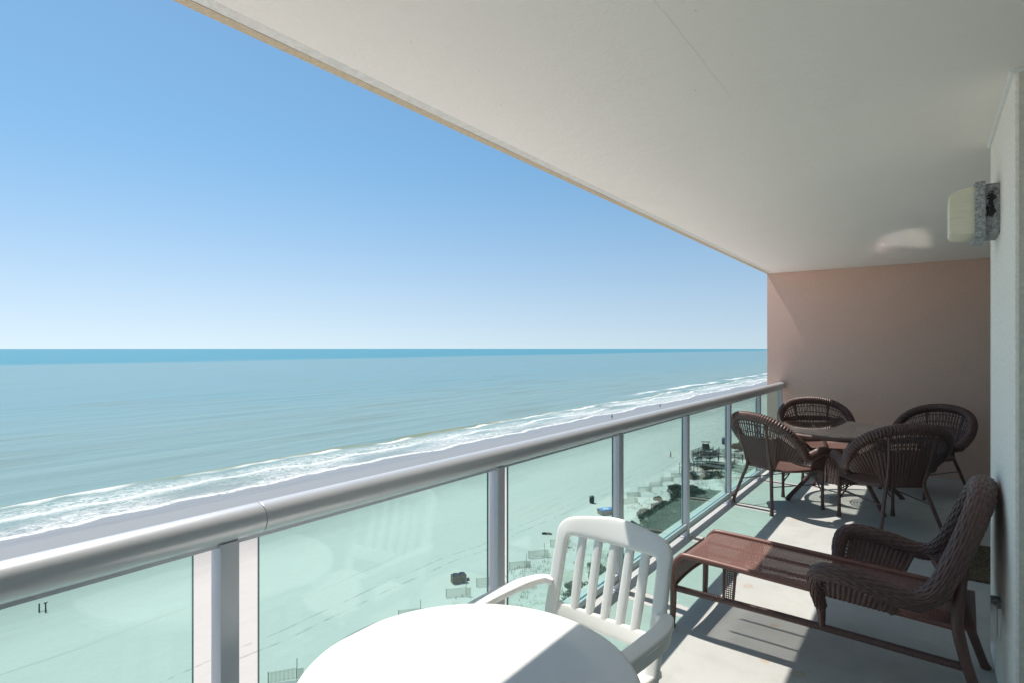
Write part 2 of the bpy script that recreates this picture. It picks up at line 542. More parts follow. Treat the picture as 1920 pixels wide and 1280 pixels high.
M['whitewall'] = simple('white_painted_wall', (0.66, 0.64, 0.58), 0.85, var=0.1, vs=1.5)
M['doorframe'] = simple('white_door_frame', (0.62, 0.62, 0.60), 0.45)
M['room'] = simple('white_bounce_lining', (0.80, 0.79, 0.76), 0.9)  # unseen white surface that brightens the inner balcony
M['doorglass'] = mat_glass('door_glass', (0.75, 0.80, 0.80), refl=1.5)


# ---------------------------------------------------------------- mesh helpers
def unit(v):
    n = np.linalg.norm(v, axis=-1, keepdims=True)
    return v / np.maximum(n, 1e-9)


def spline(pts, n):
    """Catmull-Rom through pts, n samples evenly by arc length (columns beyond xyz ride along)."""
    P = np.array(pts, float)
    P4 = np.vstack([2 * P[0] - P[1], P, 2 * P[-1] - P[-2]])
    out = []
    for i in range(len(P) - 1):
        a, b, c, d = P4[i:i + 4]
        for u in np.linspace(0, 1, 24, endpoint=False):
            out.append(0.5 * ((2 * b) + (c - a) * u + (2 * a - 5 * b + 4 * c - d) * u ** 2 + (3 * b - a - 3 * c + d) * u ** 3))
    out.append(P[-1])
    out = np.array(out)
    L = np.r_[0, np.cumsum(np.linalg.norm(np.diff(out[:, :3], axis=0), axis=1))]
    s = np.linspace(0, L[-1], n)
    return np.stack([np.interp(s, L, out[:, k]) for k in range(out.shape[1])], 1)


def frames(P, up=None):
    T = unit(np.gradient(P, axis=0))
    if up is not None:
        A = unit(np.cross(np.broadcast_to(np.array(up, float), T.shape), T))
        return T, A, np.cross(T, A)
    ref = np.array([0, 0, 1.0]) if abs(T[0][2]) < 0.9 else np.array([1.0, 0, 0])
    A = [unit(np.cross(ref, T[0]))]
    for i in range(1, len(T)):
        a = A[-1] - T[i] * np.dot(A[-1], T[i])
        A.append(unit(a))
    A = np.array(A)
    return T, A, np.cross(T, A)


class MB:
    def __init__(self):
        self.v, self.f, self.mi, self.n = [], [], [], 0

    def add(self, V, F, m=0):
        V = np.asarray(V, float)
        F = np.asarray(F, int)
        self.v.append(V)
        self.f.append((F + self.n).tolist())
        self.mi.append([m] * len(F))
        self.n += len(V)
        return self

    def poly(self, V, F, m=0):
        self.v.append(np.asarray(V, float))
        self.f.append([[i + self.n for i in q] for q in F])
        self.mi.append([m] * len(F))
        self.n += len(V)
        return self

    def box(self, c, s, rot=None, m=0, faces_m=None):
        h = np.array(s, float) / 2
        V = np.array([[x, y, z] for x in (-1, 1) for y in (-1, 1) for z in (-1, 1)], float) * h
        if rot is not None:
            V = V @ np.array(rot).T
        F = [[0, 1, 3, 2], [4, 6, 7, 5], [0, 4, 5, 1], [2, 3, 7, 6], [0, 2, 6, 4], [1, 5, 7, 3]]   # -x +x -y +y -z +z
        V = V + np.array(c, float)
        if faces_m is None:
            return self.poly(V, F, m)
        n0 = self.n
        self.poly(V, F, m)
        self.mi[-1] = list(faces_m)
        return self

    def grid(self, P, wu=False, wv=False, m=0, keep=None):
        nu, nv = P.shape[:2]
        iu = np.arange(nu if wu else nu - 1)
        iv = np.arange(nv if wv else nv - 1)
        a, b = np.meshgrid(iu, iv, indexing='ij')
        a2, b2 = (a + 1) % nu, (b + 1) % nv
        F = np.stack([a * nv + b, a2 * nv + b, a2 * nv + b2, a * nv + b2], -1)
        F = F[keep] if keep is not None else F.reshape(-1, 4)
        return self.add(P.reshape(-1, 3), F, m)

    def tube(self, pts, r, seg=10, n=None, caps=True, m=0, smooth=True):
        P = spline(pts, n) if n else np.array(pts, float)
        rr = P[:, 3] if P.shape[1] > 3 else np.broadcast_to(np.array(r, float), (len(P),))
        P = P[:, :3]
        T, A, B = frames(P)
        ang = np.linspace(0, 2 * PI, seg, endpoint=False)
        G = P[:, None, :] + rr[:, None, None] * (np.cos(ang)[None, :, None] * A[:, None, :] + np.sin(ang)[None, :, None] * B[:, None, :])
        n0 = self.n
        self.grid(G, wv=True, m=m)
        if caps:
            k = (len(P) - 1) * seg
            self.f.append([[n0 + i for i in range(seg)][::-1], [n0 + k + i for i in range(seg)]])
            self.mi.append([m, m])
        return self

    def band(self, pts, wid, thk, up, n=40, pw=4.0, seg=20, m=0):
        """Sweep of a rounded rectangle (superellipse): wid across, thk along `up`."""
        P = spline(pts, n)
        w = np.interp(np.linspace(0, 1, n), np.linspace(0, 1, len(wid)), wid) if hasattr(wid, '__len__') else np.full(n, wid)
        T, A, B = frames(P[:, :3], up)
        a = np.linspace(0, 2 * PI, seg, endpoint=False)
        ca, sa = np.cos(a), np.sin(a)
        ex = np.sign(ca) * np.abs(ca) ** (2 / pw)
        ey = np.sign(sa) * np.abs(sa) ** (2 / pw)
        G = P[:, None, :3] + (w[:, None] * 0.5 * ex[None])[..., None] * A[:, None] + (thk * 0.5 * ey)[None, :, None] * B[:, None]
        n0 = self.n
        self.grid(G, wv=True, m=m)
        k = (n - 1) * seg
        self.f.append([[n0 + i for i in range(seg)][::-1], [n0 + k + i for i in range(seg)]])
        self.mi.append([m, m])
        return self

    def lathe(self, prof, n=48, c=(0, 0, 0), m=0, caps=True):
        prof = np.array(prof, float)
        a = np.linspace(0, 2 * PI, n, endpoint=False)
        G = np.stack([prof[:, None, 0] * np.cos(a), prof[:, None, 0] * np.sin(a), np.broadcast_to(prof[:, None, 1], (len(prof), n))], -1) + np.array(c, float)
        n0 = self.n
        self.grid(G, wv=True, m=m)
        if caps:
            k = (len(prof) - 1) * n
            self.f.append([[n0 + i for i in range(n)][::-1], [n0 + k + i for i in range(n)]])
            self.mi.append([m, m])
        return self

    def build(self, name, mats, parent=None, smooth=35, bevel=0.0, solid=0.0):
        me = bpy.data.meshes.new(name)
        V = np.concatenate(self.v)
        me.from_pydata(V.tolist(), [], [q for fs in self.f for q in fs])
        mi = [q for ms in self.mi for q in ms]
        if any(mi):
            me.polygons.foreach_set('material_index', mi)
        for mm in (mats if isinstance(mats, (list, tuple)) else [mats]):
            me.materials.append(M[mm] if isinstance(mm, str) else mm)
        bm = bmesh.new()
        bm.from_mesh(me)
        if self.n < 30000:
            bmesh.ops.recalc_face_normals(bm, faces=bm.faces)
        if bevel:
            es = [e for e in bm.edges if len(e.link_faces) == 2 and e.calc_face_angle(0) > R(40)]
            bmesh.ops.bevel(bm, geom=es, offset=bevel, segments=2, affect='EDGES', profile=0.6, clamp_overlap=True)
        bm.to_mesh(me)
        bm.free()
        if smooth:
            me.shade_smooth()
            me.set_sharp_from_angle(angle=R(smooth))
        o = bpy.data.objects.new(name, me)
        C.objects.link(o)
        if parent is not None:
            o.parent = parent
        if solid:
            s = o.modifiers.new('solid', 'SOLIDIFY')
            s.thickness = solid
            s.offset = -1
            s.use_quality_normals = False
        return o


def tag(o, label=None, cat=None, group=None, kind=None):
    for k, v in (('label', label), ('category', cat), ('group', group), ('kind', kind)):
        if v:
            o[k] = v
    return o


def thing(name, label, cat, loc=(0, 0, 0), rz=0.0, group=None):
    o = bpy.data.objects.new(name, None)
    C.objects.link(o)
    o.empty_display_size = 0.1
    o.location = loc
    o.rotation_euler = (0, 0, rz)
    return tag(o, label, cat, group)


def copy_tree(o, parent=None):
    c = o.copy()
    C.objects.link(c)
    if parent is not None:
        c.parent = parent
    for ch in list(o.children):
        copy_tree(ch, c)
    return c


def rotz(a):
    return np.array([[math.cos(a), -math.sin(a), 0], [math.sin(a), math.cos(a), 0], [0, 0, 1]])


# weave: rows of strands (pitch p across t) passing over and under stakes (pitch q along s)
def weave(s, t, p, q, amp, stake=0.0):
    r = t / p
    row = np.floor(r)
    c = np.sqrt(np.maximum(0.0, 1 - (2 * (r - row) - 1) ** 2))
    w = np.cos(PI * s / q + PI * row)
    return amp * c * (0.55 + 0.45 * w) + stake * np.abs(np.cos(PI * s / q)) ** 1.5


def gnormals(P, wv=False):
    du = np.gradient(P, axis=0)
    if wv:
        dv = np.roll(P, -1, 1) - np.roll(P, 1, 1)
    else:
        dv = np.gradient(P, axis=1)
    return unit(np.cross(du, dv))


def woven_roll(mb, pts, nst, q, amp, n_al=8, per=5, flat=1.0, up=None, m=0, centre=None):
    """Rolled arm: strands run lengthwise, pinched by stakes every q. pts columns: x y z radius."""
    P0 = np.array(pts, float)
    L = np.sum(np.linalg.norm(np.diff(P0[:, :3], axis=0), axis=1))
    n = int(L / q * n_al)
    P = spline(pts, n)
    rr = P[:, 3]
    P = P[:, :3]
    s = np.r_[0, np.cumsum(np.linalg.norm(np.diff(P, axis=0), axis=1))]
    T, A, B = frames(P, up)
    if centre is not None:              # keep the strands parallel to the roll, untwisted
        A = P - np.array(centre, float)
        A = unit(A - T * np.sum(A * T, 1, keepdims=True))
        B = np.cross(T, A)
    na = nst * per
    ang = np.linspace(0, 2 * PI, na, endpoint=False)
    tt = np.arange(na) / per
    d = weave(s[:, None], tt[None, :], 1.0, q, amp)
    pinch = 1 - 0.05 * np.abs(np.cos(PI * s / q)) ** 6
    rad = rr[:, None] * pinch[:, None] + d
    G = P[:, None] + rad[..., None] * (np.cos(ang)[None, :, None] * A[:, None] * flat + np.sin(ang)[None, :, None] * B[:, None])
    n0 = mb.n
    mb.grid(G, wv=True, m=m)
    k = (n - 1) * na
    mb.f.append([[n0 + i for i in range(na)][::-1], [n0 + k + i for i in range(na)]])
    mb.mi.append([m, m])


def wrapped_roll(mb, pts, pitch, amp, seg=16, flat=1.0, up=None, twist=0.7, m=0, per=6):
    """Roll bound round and round with strand: ridges run across it. pts columns: x y z radius."""
    P0 = np.array(pts, float)
    L = np.sum(np.linalg.norm(np.diff(P0[:, :3], axis=0), axis=1))
    n = max(8, int(L / pitch * per))
    P = spline(pts, n)
    rr = P[:, 3]
    P = P[:, :3]
    s = np.r_[0, np.cumsum(np.linalg.norm(np.diff(P, axis=0), axis=1))]
    T, A, B = frames(P, up)
    ang = np.linspace(0, 2 * PI, seg, endpoint=False)
    d = amp * np.abs(np.sin(PI * s[:, None] / pitch + twist * np.sin(ang)[None])) ** 0.7
    rad = rr[:, None] + d
    G = P[:, None] + rad[..., None] * (np.cos(ang)[None, :, None] * A[:, None] * flat + np.sin(ang)[None, :, None] * B[:, None])
    n0 = mb.n
    mb.grid(G, wv=True, m=m)
    k = (n - 1) * seg
    mb.f.append([[n0 + i for i in range(seg)][::-1], [n0 + k + i for i in range(seg)]])
    mb.mi.append([m, m])


def woven_sheet(mb, fn, Lu, Lv, p, q, amp, stake=0.0, ru=6, rv=4, hole=None, m=0, sign=1.0):
    """Sheet fn(a,b)->xyz (a across stakes, b across rows); rows of pitch p along b, stakes of pitch q along a."""
    nu = max(4, int(round(Lu / q)) * ru) + 1
    nv = max(4, int(round(Lv / p)) * rv) + 1
    a, b = np.meshgrid(np.linspace(0, 1, nu), np.linspace(0, 1, nv), indexing='ij')
    P = fn(a, b)
    N = gnormals(P) * sign
    s, t = a * round(Lu / q) * q, b * round(Lv / p) * p
    P = P + N * weave(s, t, p, q, amp, stake)[..., None]
    keep = None
    if hole is not None:
        ac = (a[:-1, :-1] + a[1:, 1:]) / 2
        bc = (b[:-1, :-1] + b[1:, 1:]) / 2
        keep = ~hole(ac, bc, ac * round(Lu / q), bc * round(Lv / p))
    mb.grid(P, m=m, keep=keep)


def lerp(a, b, t):
    return a + (b - a) * t


# ---------------------------------------------------------------- the balcony shell
CEIL = 2.45
XE = -1.72           # outer edge of slab and end wall
XW = 0.25            # face of the pilaster
XB = 0.82            # wall with the sliding doors, set back
Y0, Y1 = -1.7, 8.17
PY0, PY1 = 2.68, 3.63

mb = MB()
mb.box(((XE + XB) / 2, (Y0 + Y1) / 2, -0.11), (XB - XE, Y1 - Y0, 0.22))
tag(mb.build('balcony_floor', 'floor', smooth=0), kind='structure')

mb = MB()
mb.box(((XE + 0.06 + XB + 0.2) / 2, (Y0 + Y1) / 2, CEIL + 0.11), (XB + 0.2 - XE - 0.06, Y1 - Y0 + 0.4, 0.22))
ceil_o = tag(mb.build('balcony_ceiling', 'ceiling', smooth=0), kind='structure')
# tan stucco lip along the outer edge with a pale sloping drip edge behind it; slightly uneven by hand trowel
ny = 240
ys = np.linspace(Y0 - 0.2, Y1 + 0.2, ny)
jit = np.convolve(rng.normal(0, 1, ny + 8), np.ones(9) / 9, 'valid') * 0.0035
P = np.zeros((ny, 5, 3))
for k, (x, z) in enumerate([(XE, CEIL + 0.26), (XE, CEIL - 0.004), (-1.678, CEIL - 0.004), (-1.676, CEIL + 0.004), (-1.66, CEIL + 0.26)]):
    P[:, k, 0] = x + (jit if k in (2, 3) else jit * 0.5 if k < 2 else 0)
    P[:, k, 1] = ys
    P[:, k, 2] = z + (jit[::-1] * 0.3 if k in (1, 2) else 0)
mb = MB()
mb.grid(P)
o = mb.build('slab_fascia', 'fascia', ceil_o, smooth=30)
mb = MB()
P = np.zeros((ny, 3, 3))
for k, (x, z) in enumerate([(-1.676, CEIL - 0.0042), (-1.652, CEIL - 0.0020), (-1.630, CEIL + 0.0004)]):
    P[:, k, 0] = x
    P[:, k, 1] = ys
    P[:, k, 2] = z
mb.grid(P)
mb.build('drip_edge', 'drip', ceil_o, smooth=20)

mb = MB()
mb.box(((XE + XB + 0.3) / 2, Y1 + 0.10, 1.19), (XB + 0.3 - XE, 0.20, 2.52 + 0.0))
tag(mb.build('end_wall', 'pink', bevel=0.008), 'pink stucco wall closing the far end of the balcony', 'wall')

mb = MB()
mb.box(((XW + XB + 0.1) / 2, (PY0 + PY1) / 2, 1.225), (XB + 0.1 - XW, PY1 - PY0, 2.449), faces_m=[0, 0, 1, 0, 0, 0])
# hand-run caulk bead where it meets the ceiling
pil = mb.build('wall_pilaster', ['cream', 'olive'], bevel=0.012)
tag(pil, 'cream stucco pilaster carrying the corroded wall lamp', 'pilaster')
mb = MB()
mb.tube([(XW - 0.002, PY0 - 0.004, CEIL - 0.004), (XW - 0.002, (PY0 + PY1) / 2, CEIL - 0.003), (XW - 0.002, PY1, CEIL - 0.004)], 0.011, 8, n=12)
mb.tube([(XW - 0.002, PY0 - 0.003, CEIL - 0.004), (XB, PY0 - 0.003, CEIL - 0.004)], 0.011, 8)
mb.build('caulk_bead', 'plate', pil)

# recessed wall with sliding glass doors (beyond the pilaster, and beside the camera)
def glazed_wall(y0, y1, label):
    t = thing('sliding_door', label, 'sliding door', ((XB + 0.05), (y0 + y1) / 2, 0))
    L = y1 - y0
    f = MB()
    f.box((0, -L / 2 + 0.035, 1.225), (0.12, 0.07, 2.44))
    f.box((0, L / 2 - 0.035, 1.225), (0.12, 0.07, 2.44))
    f.box((0, 0, 2.34), (0.12, L - 0.142, 0.21))
    f.box((0, 0, 0.03), (0.12, L - 0.142, 0.055))
    f.box((0, 0, 1.15), (0.08, 0.09, 2.16))
    f.build('frame', 'doorframe', t, bevel=0.004)
    for s in (-1, 1):
        g = MB()
        g.box((0.0, s * (L / 4 - 0.01), 1.15), (0.012, L / 2 - 0.14, 2.16))
        g.build('pane', 'doorglass', t, smooth=0)
    b = MB()
    b.box((0.16, 0, 1.225), (0.05, L, 2.44))
    b.box((0.45, 0, -0.0), (0.8, L, 0.02))
    b.box((0.45, 0, 2.43), (0.8, L, 0.02))
    b.box((0.45, -L / 2, 1.2), (0.8, 0.05, 2.35))
    b.box((0.45, L / 2, 1.2), (0.8, 0.05, 2.35))
    b.build('bounce_lining', 'room', t, smooth=0)  # white lining added out of view behind the glass to bounce light back
    return t

glazed_wall(PY1 + 0.003, Y1 - 0.003, 'sliding glass door set back behind the dining chairs')
glazed_wall(Y0, PY0 - 0.003, 'sliding glass door beside the near end of the balcony')
mb = MB()
mb.box(((XE + XB) / 2, Y0 - 0.1, 0.5), (XB - XE, 0.2, 1.1))
tag(mb.build('parapet_wall', 'cream', bevel=0.008), 'low cream stucco parapet closing the near end of the balcony', 'parapet')

# ---------------------------------------------------------------- railing
XR = -1.535
rail = thing('glass_railing', 'silver aluminium balcony railing with green tinted glass panels', 'railing', (XR, 0, 0))
POSTY = [-1.60, -0.40, 0.81, 2.02, 3.235, 4.46, 5.655, 6.86, 8.04]
RZ = 0.992
def rail_tube(y0, y1):
    m_ = MB()
    a = np.linspace(0, 2 * PI, 40, endpoint=False)
    yy = np.array([y0, y0 + 0.0012, y0 + 0.004, y0 + 0.02, y1 - 0.02, y1 - 0.004, y1 - 0.0012, y1])
    sh = np.array([0.985, 1, 1, 1, 1, 1, 1, 0.985])
    G = np.stack([0.043 * np.cos(a)[None] * sh[:, None], np.broadcast_to(yy[:, None], (8, 40)),
                  RZ + 0.043 * np.sin(a)[None] * sh[:, None]], -1)
    n0 = m_.n
    m_.grid(G, wv=True)
    m_.f.append([[n0 + i for i in range(40)][::-1], [n0 + 280 + i for i in range(40)]])
    m_.mi.append([0, 0])
    return m_
rail_tube(-1.69, 0.905).build('top_rail', 'alu', rail)
rail_tube(0.907, 8.13).build('top_rail', 'alu', rail)
m_ = MB()
m_.lathe([(0.01, 0), (0.05, 0), (0.05, 0.01), (0.01, 0.01)], 24)
ob = m_.build('wall_flange', 'alu', rail)
ob.location = (0, 8.158, RZ)
ob.rotation_euler = (PI / 2, 0, 0)
for i, y in enumerate(POSTY):
    m_ = MB()
    m_.box((0, y, 0.478), (0.05, 0.052, 0.948))
    m_.box((0, y, 0.004), (0.085, 0.10, 0.008))
    m_.build('post', 'post', rail, bevel=0.003)
GZ0, GZ1 = 0.085, 0.955
for i in range(len(POSTY) - 1):
    ya, yb = POSTY[i] + 0.078, POSTY[i + 1] - 0.066
    if i == 1:
        yb = POSTY[2] - 0.085
    if i == 2:
        ya = POSTY[2] + 0.095
    m_ = MB()
    m_.box((0, (ya + yb) / 2, (GZ0 + GZ1) / 2), (0.010, yb - ya, GZ1 - GZ0), faces_m=[0, 0, 1, 1, 1, 1])
    m_.build('glass_panel', ['glass', 'glassedge'], rail, smooth=0)
    m_ = MB()
    L = POSTY[i + 1] - POSTY[i] - 0.054
    yc = (POSTY[i] + POSTY[i + 1]) / 2
    m_.box((-0.0135, yc, 0.082), (0.016, L, 0.044))
    m_.box((0.0135, yc, 0.082), (0.016, L, 0.044))
    m_.box((0, yc, 0.062), (0.043, L, 0.018))
    m_.build('bottom_rail', 'post', rail, bevel=0.002)
m_ = MB()
m_.box((0, (Y0 + Y1) / 2, 0.949), (0.03, Y1 - Y0 - 0.1, 0.014))
m_.build('glazing_channel', 'post', rail, smooth=0)

# ---------------------------------------------------------------- wall lamp, outlet, mat
lamp = thing('wall_lamp', 'corroded bulkhead lamp with cream shade fixed to the pilaster', 'wall lamp', (XW, 3.27, 2.06))
m_ = MB()
m_.box((-0.024, 0, 0.0), (0.050, 0.20, 0.215))
m_.build('back_box', 'galv', lamp, bevel=0.004)
m_ = MB()
for (c_, s_) in (((-0.066, -0.118, 0), (0.036, 0.012, 0.235)), ((-0.066, 0.118, 0), (0.036, 0.012, 0.235)),
                 ((-0.066, 0, 0.112), (0.036, 0.224, 0.012)), ((-0.066, 0, -0.118), (0.040, 0.224, 0.014))):
    m_.box(c_, s_)
m_.build('collar', 'galv', lamp, bevel=0.003)
prof = [(-0.052, 0.103), (-0.085, 0.103), (-0.12, 0.099), (-0.15, 0.090), (-0.168, 0.078), (-0.173, 0.066),
        (-0.173, -0.078), (-0.168, -0.092), (-0.15, -0.099), (-0.11, -0.101), (-0.052, -0.101)]
P = np.zeros((4, len(prof), 3))
for k, (yy, sc_) in enumerate([(-0.108, 0.97), (-0.100, 1.0), (0.100, 1.0), (0.108, 0.97)]):
    for j, (px_, pz_) in enumerate(prof):
        P[k, j] = (px_ * sc_ - (1 - sc_) * 0.05, yy, pz_ * sc_)
m_ = MB()
m_.grid(P)
npf = len(prof)
m_.f.append([[j for j in range(npf)], [3 * npf + j for j in range(npf)][::-1]])
m_.mi.append([0, 0])
m_.build('lamp_shade', 'shade', lamp)

outl = thing('outlet_cover', 'small white weatherproof outlet cover low on the pilaster', 'outlet', (XW, 3.16, 0.33))
m_ = MB()
m_.box((-0.006, 0, 0), (0.012, 0.075, 0.12))
m_.build('base_plate', 'plate', outl, bevel=0.003)
m_ = MB()
m_.box((-0.022, 0, -0.01), (0.018, 0.062, 0.16))
m_.build('flap', 'plate', outl, bevel=0.004)
m_ = MB()
m_.box((-0.016, 0, 0.085), (0.030, 0.05, 0.012))
m_.build('hinge', 'galv', outl, bevel=0.002)

m_ = MB()
P = np.zeros((30, 24, 3))
gx, gy = np.meshgrid(np.linspace(-0.33, 0.33, 30), np.linspace(-0.42, 0.42, 24), indexing='ij')
P[..., 0], P[..., 1] = gx, gy
P[..., 2] = 0.010 + 0.002 * np.sin(gx * 9 + gy * 5)
m_.grid(P)
o = m_.build('doormat', 'mat', solid=0.007)
o.location = (0.40, 5.08, 0)
tag(o, 'dark patterned doormat on the floor behind the chaise', 'doormat')

# ---------------------------------------------------------------- white round table
tb = thing('resin_table', 'round white resin table in the foreground, half in shade', 'table', (-0.916, 1.092, 0))
rt, TZ = 0.4215, 0.66
m_ = MB()
m_.lathe([(0.002, TZ - 0.018), (rt - 0.03, TZ - 0.018), (rt - 0.012, TZ - 0.045), (rt - 0.003, TZ - 0.043), (rt, TZ - 0.03),
          (rt, TZ - 0.010), (rt - 0.003, TZ - 0.004), (rt - 0.009, TZ - 0.001), (rt - 0.02, TZ), (rt * 0.5, TZ + 0.0005), (0.002, TZ + 0.0008)], 128)
m_.build('tabletop', 'white', tb, smooth=50)
for k in range(4):
    a = PI / 4 + k * PI / 2 + 0.2
    m_ = MB()
    d = np.array([math.cos(a), math.sin(a), 0])
    m_.tube([(*(d * 0.30)[:2], TZ - 0.02, 0.032), (*(d * 0.31)[:2], 0.35, 0.026), (*(d * 0.35)[:2], 0.0, 0.021)], 0, 14, n=8)
    m_.build('leg', 'white', tb)
m_ = MB()
m_.lathe([(0.005, TZ - 0.05), (0.31, TZ - 0.05), (0.31, TZ - 0.018), (0.005, TZ - 0.018)], 48)
m_.build('apron', 'white', tb)

# ---------------------------------------------------------------- white slatted chair
wc = thing('resin_armchair', 'white resin armchair with five back slats drawn up to the white table', 'chair', (-0.98, 1.695, 0), PI - R(5.8))
def bk(x, z):      # the back: dished and leaning
    u = (z - 0.44) / 0.38
    return -0.170 - 0.105 * u - 0.035 * (1 - (x / 0.25) ** 2)
def bp(x, z):
    return (x, bk(x, z), z)
path = [bp(-0.218, 0.30), bp(-0.220, 0.44), bp(-0.220, 0.58), bp(-0.219, 0.70), bp(-0.213, 0.748), bp(-0.186, 0.768), bp(-0.10, 0.776),
        bp(0.0, 0.781), bp(0.10, 0.776), bp(0.186, 0.768), bp(0.213, 0.748), bp(0.219, 0.70), bp(0.220, 0.58), bp(0.220, 0.44), bp(0.218, 0.30)]
m_ = MB()
n_ = 120
u_ = np.linspace(0, 1, n_)
wprof = 0.050 + 0.048 * np.clip(1.1 - np.abs(u_ - 0.5) / 0.165, 0, 1) ** 0.6
m_.band(path, wprof, 0.030, (0, 1, 0.42), n=n_, pw=3.6, seg=28)
m_.band([bp(-0.205, 0.468), bp(-0.1, 0.462), bp(0, 0.460), bp(0.1, 0.462), bp(0.205, 0.468)], 0.060, 0.028, (0, 1, 0.42), n=24, pw=3.6)
m_.build('backrest', 'white', wc, smooth=60)
for k in range(5):
    x = (k - 2) * 0.066
    m_ = MB()
    m_.band([bp(x * 0.97, 0.47), bp(x, 0.56), bp(x * 1.02, 0.65), bp(x * 1.03, 0.758 - abs(x) * 0.05)], [0.034, 0.037, 0.036, 0.034], 0.022, (0, 1, 0.42), n=16, pw=2.6)
    m_.build('slat', 'white', wc, smooth=60)
for s in (-1, 1):
    m_ = MB()
    m_.band([(s * 0.226, -0.205, 0.562), (s * 0.262, -0.185, 0.569), (s * 0.286, -0.10, 0.571), (s * 0.290, 0.0, 0.571), (s * 0.289, 0.10, 0.570), (s * 0.284, 0.18, 0.567), (s * 0.278, 0.235, 0.558)],
            [0.036, 0.052, 0.058, 0.058, 0.058, 0.057, 0.050], 0.024, (0, 0, 1), n=44, pw=6.0)
    m_.band([(s * 0.286, -0.165, 0.550), (s * 0.315, -0.08, 0.551), (s * 0.318, 0.05, 0.551), (s * 0.308, 0.20, 0.547)], 0.007, 0.034, (0, 0, 1), n=20, pw=4)
    m_.build('armrest', 'white', wc, smooth=60)
    m_ = MB()
    m_.band([(s * 0.218, -0.1385, 0.302), (s * 0.220, -0.150, 0.24), (s * 0.227, -0.185, 0.12), (s * 0.234, -0.225, 0.0)], [0.050, 0.050, 0.047, 0.042], 0.031, (0, 1, 0.3), n=20, pw=3.6)
    m_.build('leg', 'white', wc, smooth=60)
    m_ = MB()
    m_.band([(s * 0.276, 0.205, 0.558), (s * 0.266, 0.22, 0.40), (s * 0.262, 0.245, 0.20), (s * 0.268, 0.265, 0.0)], [0.06, 0.055, 0.05, 0.042], 0.034, (1, 0, 0), n=20, pw=3.6)
    m_.build('leg', 'white', wc, smooth=60)
m_ = MB()
nx_, ny_ = 25, 21
gx, gy = np.meshgrid(np.linspace(-0.235, 0.235, nx_), np.linspace(-0.20, 0.235, ny_), indexing='ij')
P = np.stack([gx, gy, 0.395 - 0.018 * (1 - (gx / 0.235) ** 2) + 0.06 * gy - 0.10 * np.clip(gy - 0.17, 0, 1)], -1)
m_.grid(P)
m_.build('seat', 'white', wc, solid=0.02)

# ---------------------------------------------------------------- wicker chaise
ch = thing('wicker_chaise', 'brown wicker chaise longue with rolled arms, its back against the pilaster', 'chaise longue', (-1.07, 3.215, 0), R(-2.5))
DL, HW = 1.20, 0.245
def deckz(x):
    return 0.392 - 0.040 * np.clip(x / 1.2, 0, 1) - 0.035 * np.clip((x - 0.72) / 0.5, 0, 1) ** 1.0 * 0
def deck_fn(a, b):                      # a along the length, b across; waterfall at the foot end
    s = a * (DL + 0.10)
    r = 0.085
    arc = r * PI / 2
    th = np.clip(s / arc, 0, 1) * PI / 2
    x = np.where(s < arc, r - r * np.sin(PI / 2 - (PI / 2 - th)) * 0 - r * np.cos(th), s - arc + r)
    x = np.where(s < arc, r * (1 - np.cos(PI / 2 - th)) * 0 + r * (1 - np.sin(th)) * 0 + r * (1 - np.cos(0)) + r * (1 - np.sin(th)) * 0 + 0 * s, x)
    x = np.where(s < arc, r * (1 - np.cos(th)), s - arc + r)
    # foot end: start below the edge, rise over the bullnose
    xx = np.where(s < arc, r * (1 - np.cos(th)) - 0.0, s - arc + r)
    zz = deckz(xx) - np.where(s < arc, r * (1 - np.sin(th)), 0)
    yb = (b - 0.5) * 2 * HW
    crown = -0.006 * (1 - (2 * b - 1) ** 2)
    return np.stack([xx - 0.01, yb, zz + crown], -1)
P_, Q_ = 0.0105, 0.0105
m_ = MB()
def deck_hole(a, b, sa, tb_):
    fa, fb = sa - np.floor(sa), tb_ - np.floor(tb_)
    h = (np.abs(fa - 0.5) < 0.30) & (np.abs(fb - 0.5) < 0.30)
    rail_ = np.zeros_like(h)
    return h & ~rail_
def deck_sheet():
    Lu, Lv = DL + 0.10, 2 * HW
    nu, nv = int(round(Lu / Q_)), int(round(Lv / P_))
    # explicit coordinates: thin strands with a square hole in each cell
    off = np.array([0.0, 0.16, 0.84])
    ua = np.r_[(np.arange(nu)[:, None] + off).ravel(), nu] / nu
    vb = np.r_[(np.arange(nv)[:, None] + off).ravel(), nv] / nv
    a, b = np.meshgrid(ua, vb, indexing='ij')
    G = deck_fn(a, b)
    ci, cj = np.round(a * nu - 0.01).astype(int), np.round(b * nv - 0.01).astype(int)
    G[..., 2] += 0.0014 * np.where((ci + cj) % 2 == 0, 1, -1)
    i, j = np.meshgrid(np.arange(len(ua) - 1), np.arange(len(vb) - 1), indexing='ij')
    keep = ~((i % 3 == 1) & (j % 3 == 1))
    mm = MB()
    mm.grid(G, keep=keep)
    return mm
deck_sheet().build('seat_deck', 'wickerlit', ch, solid=0.0028)
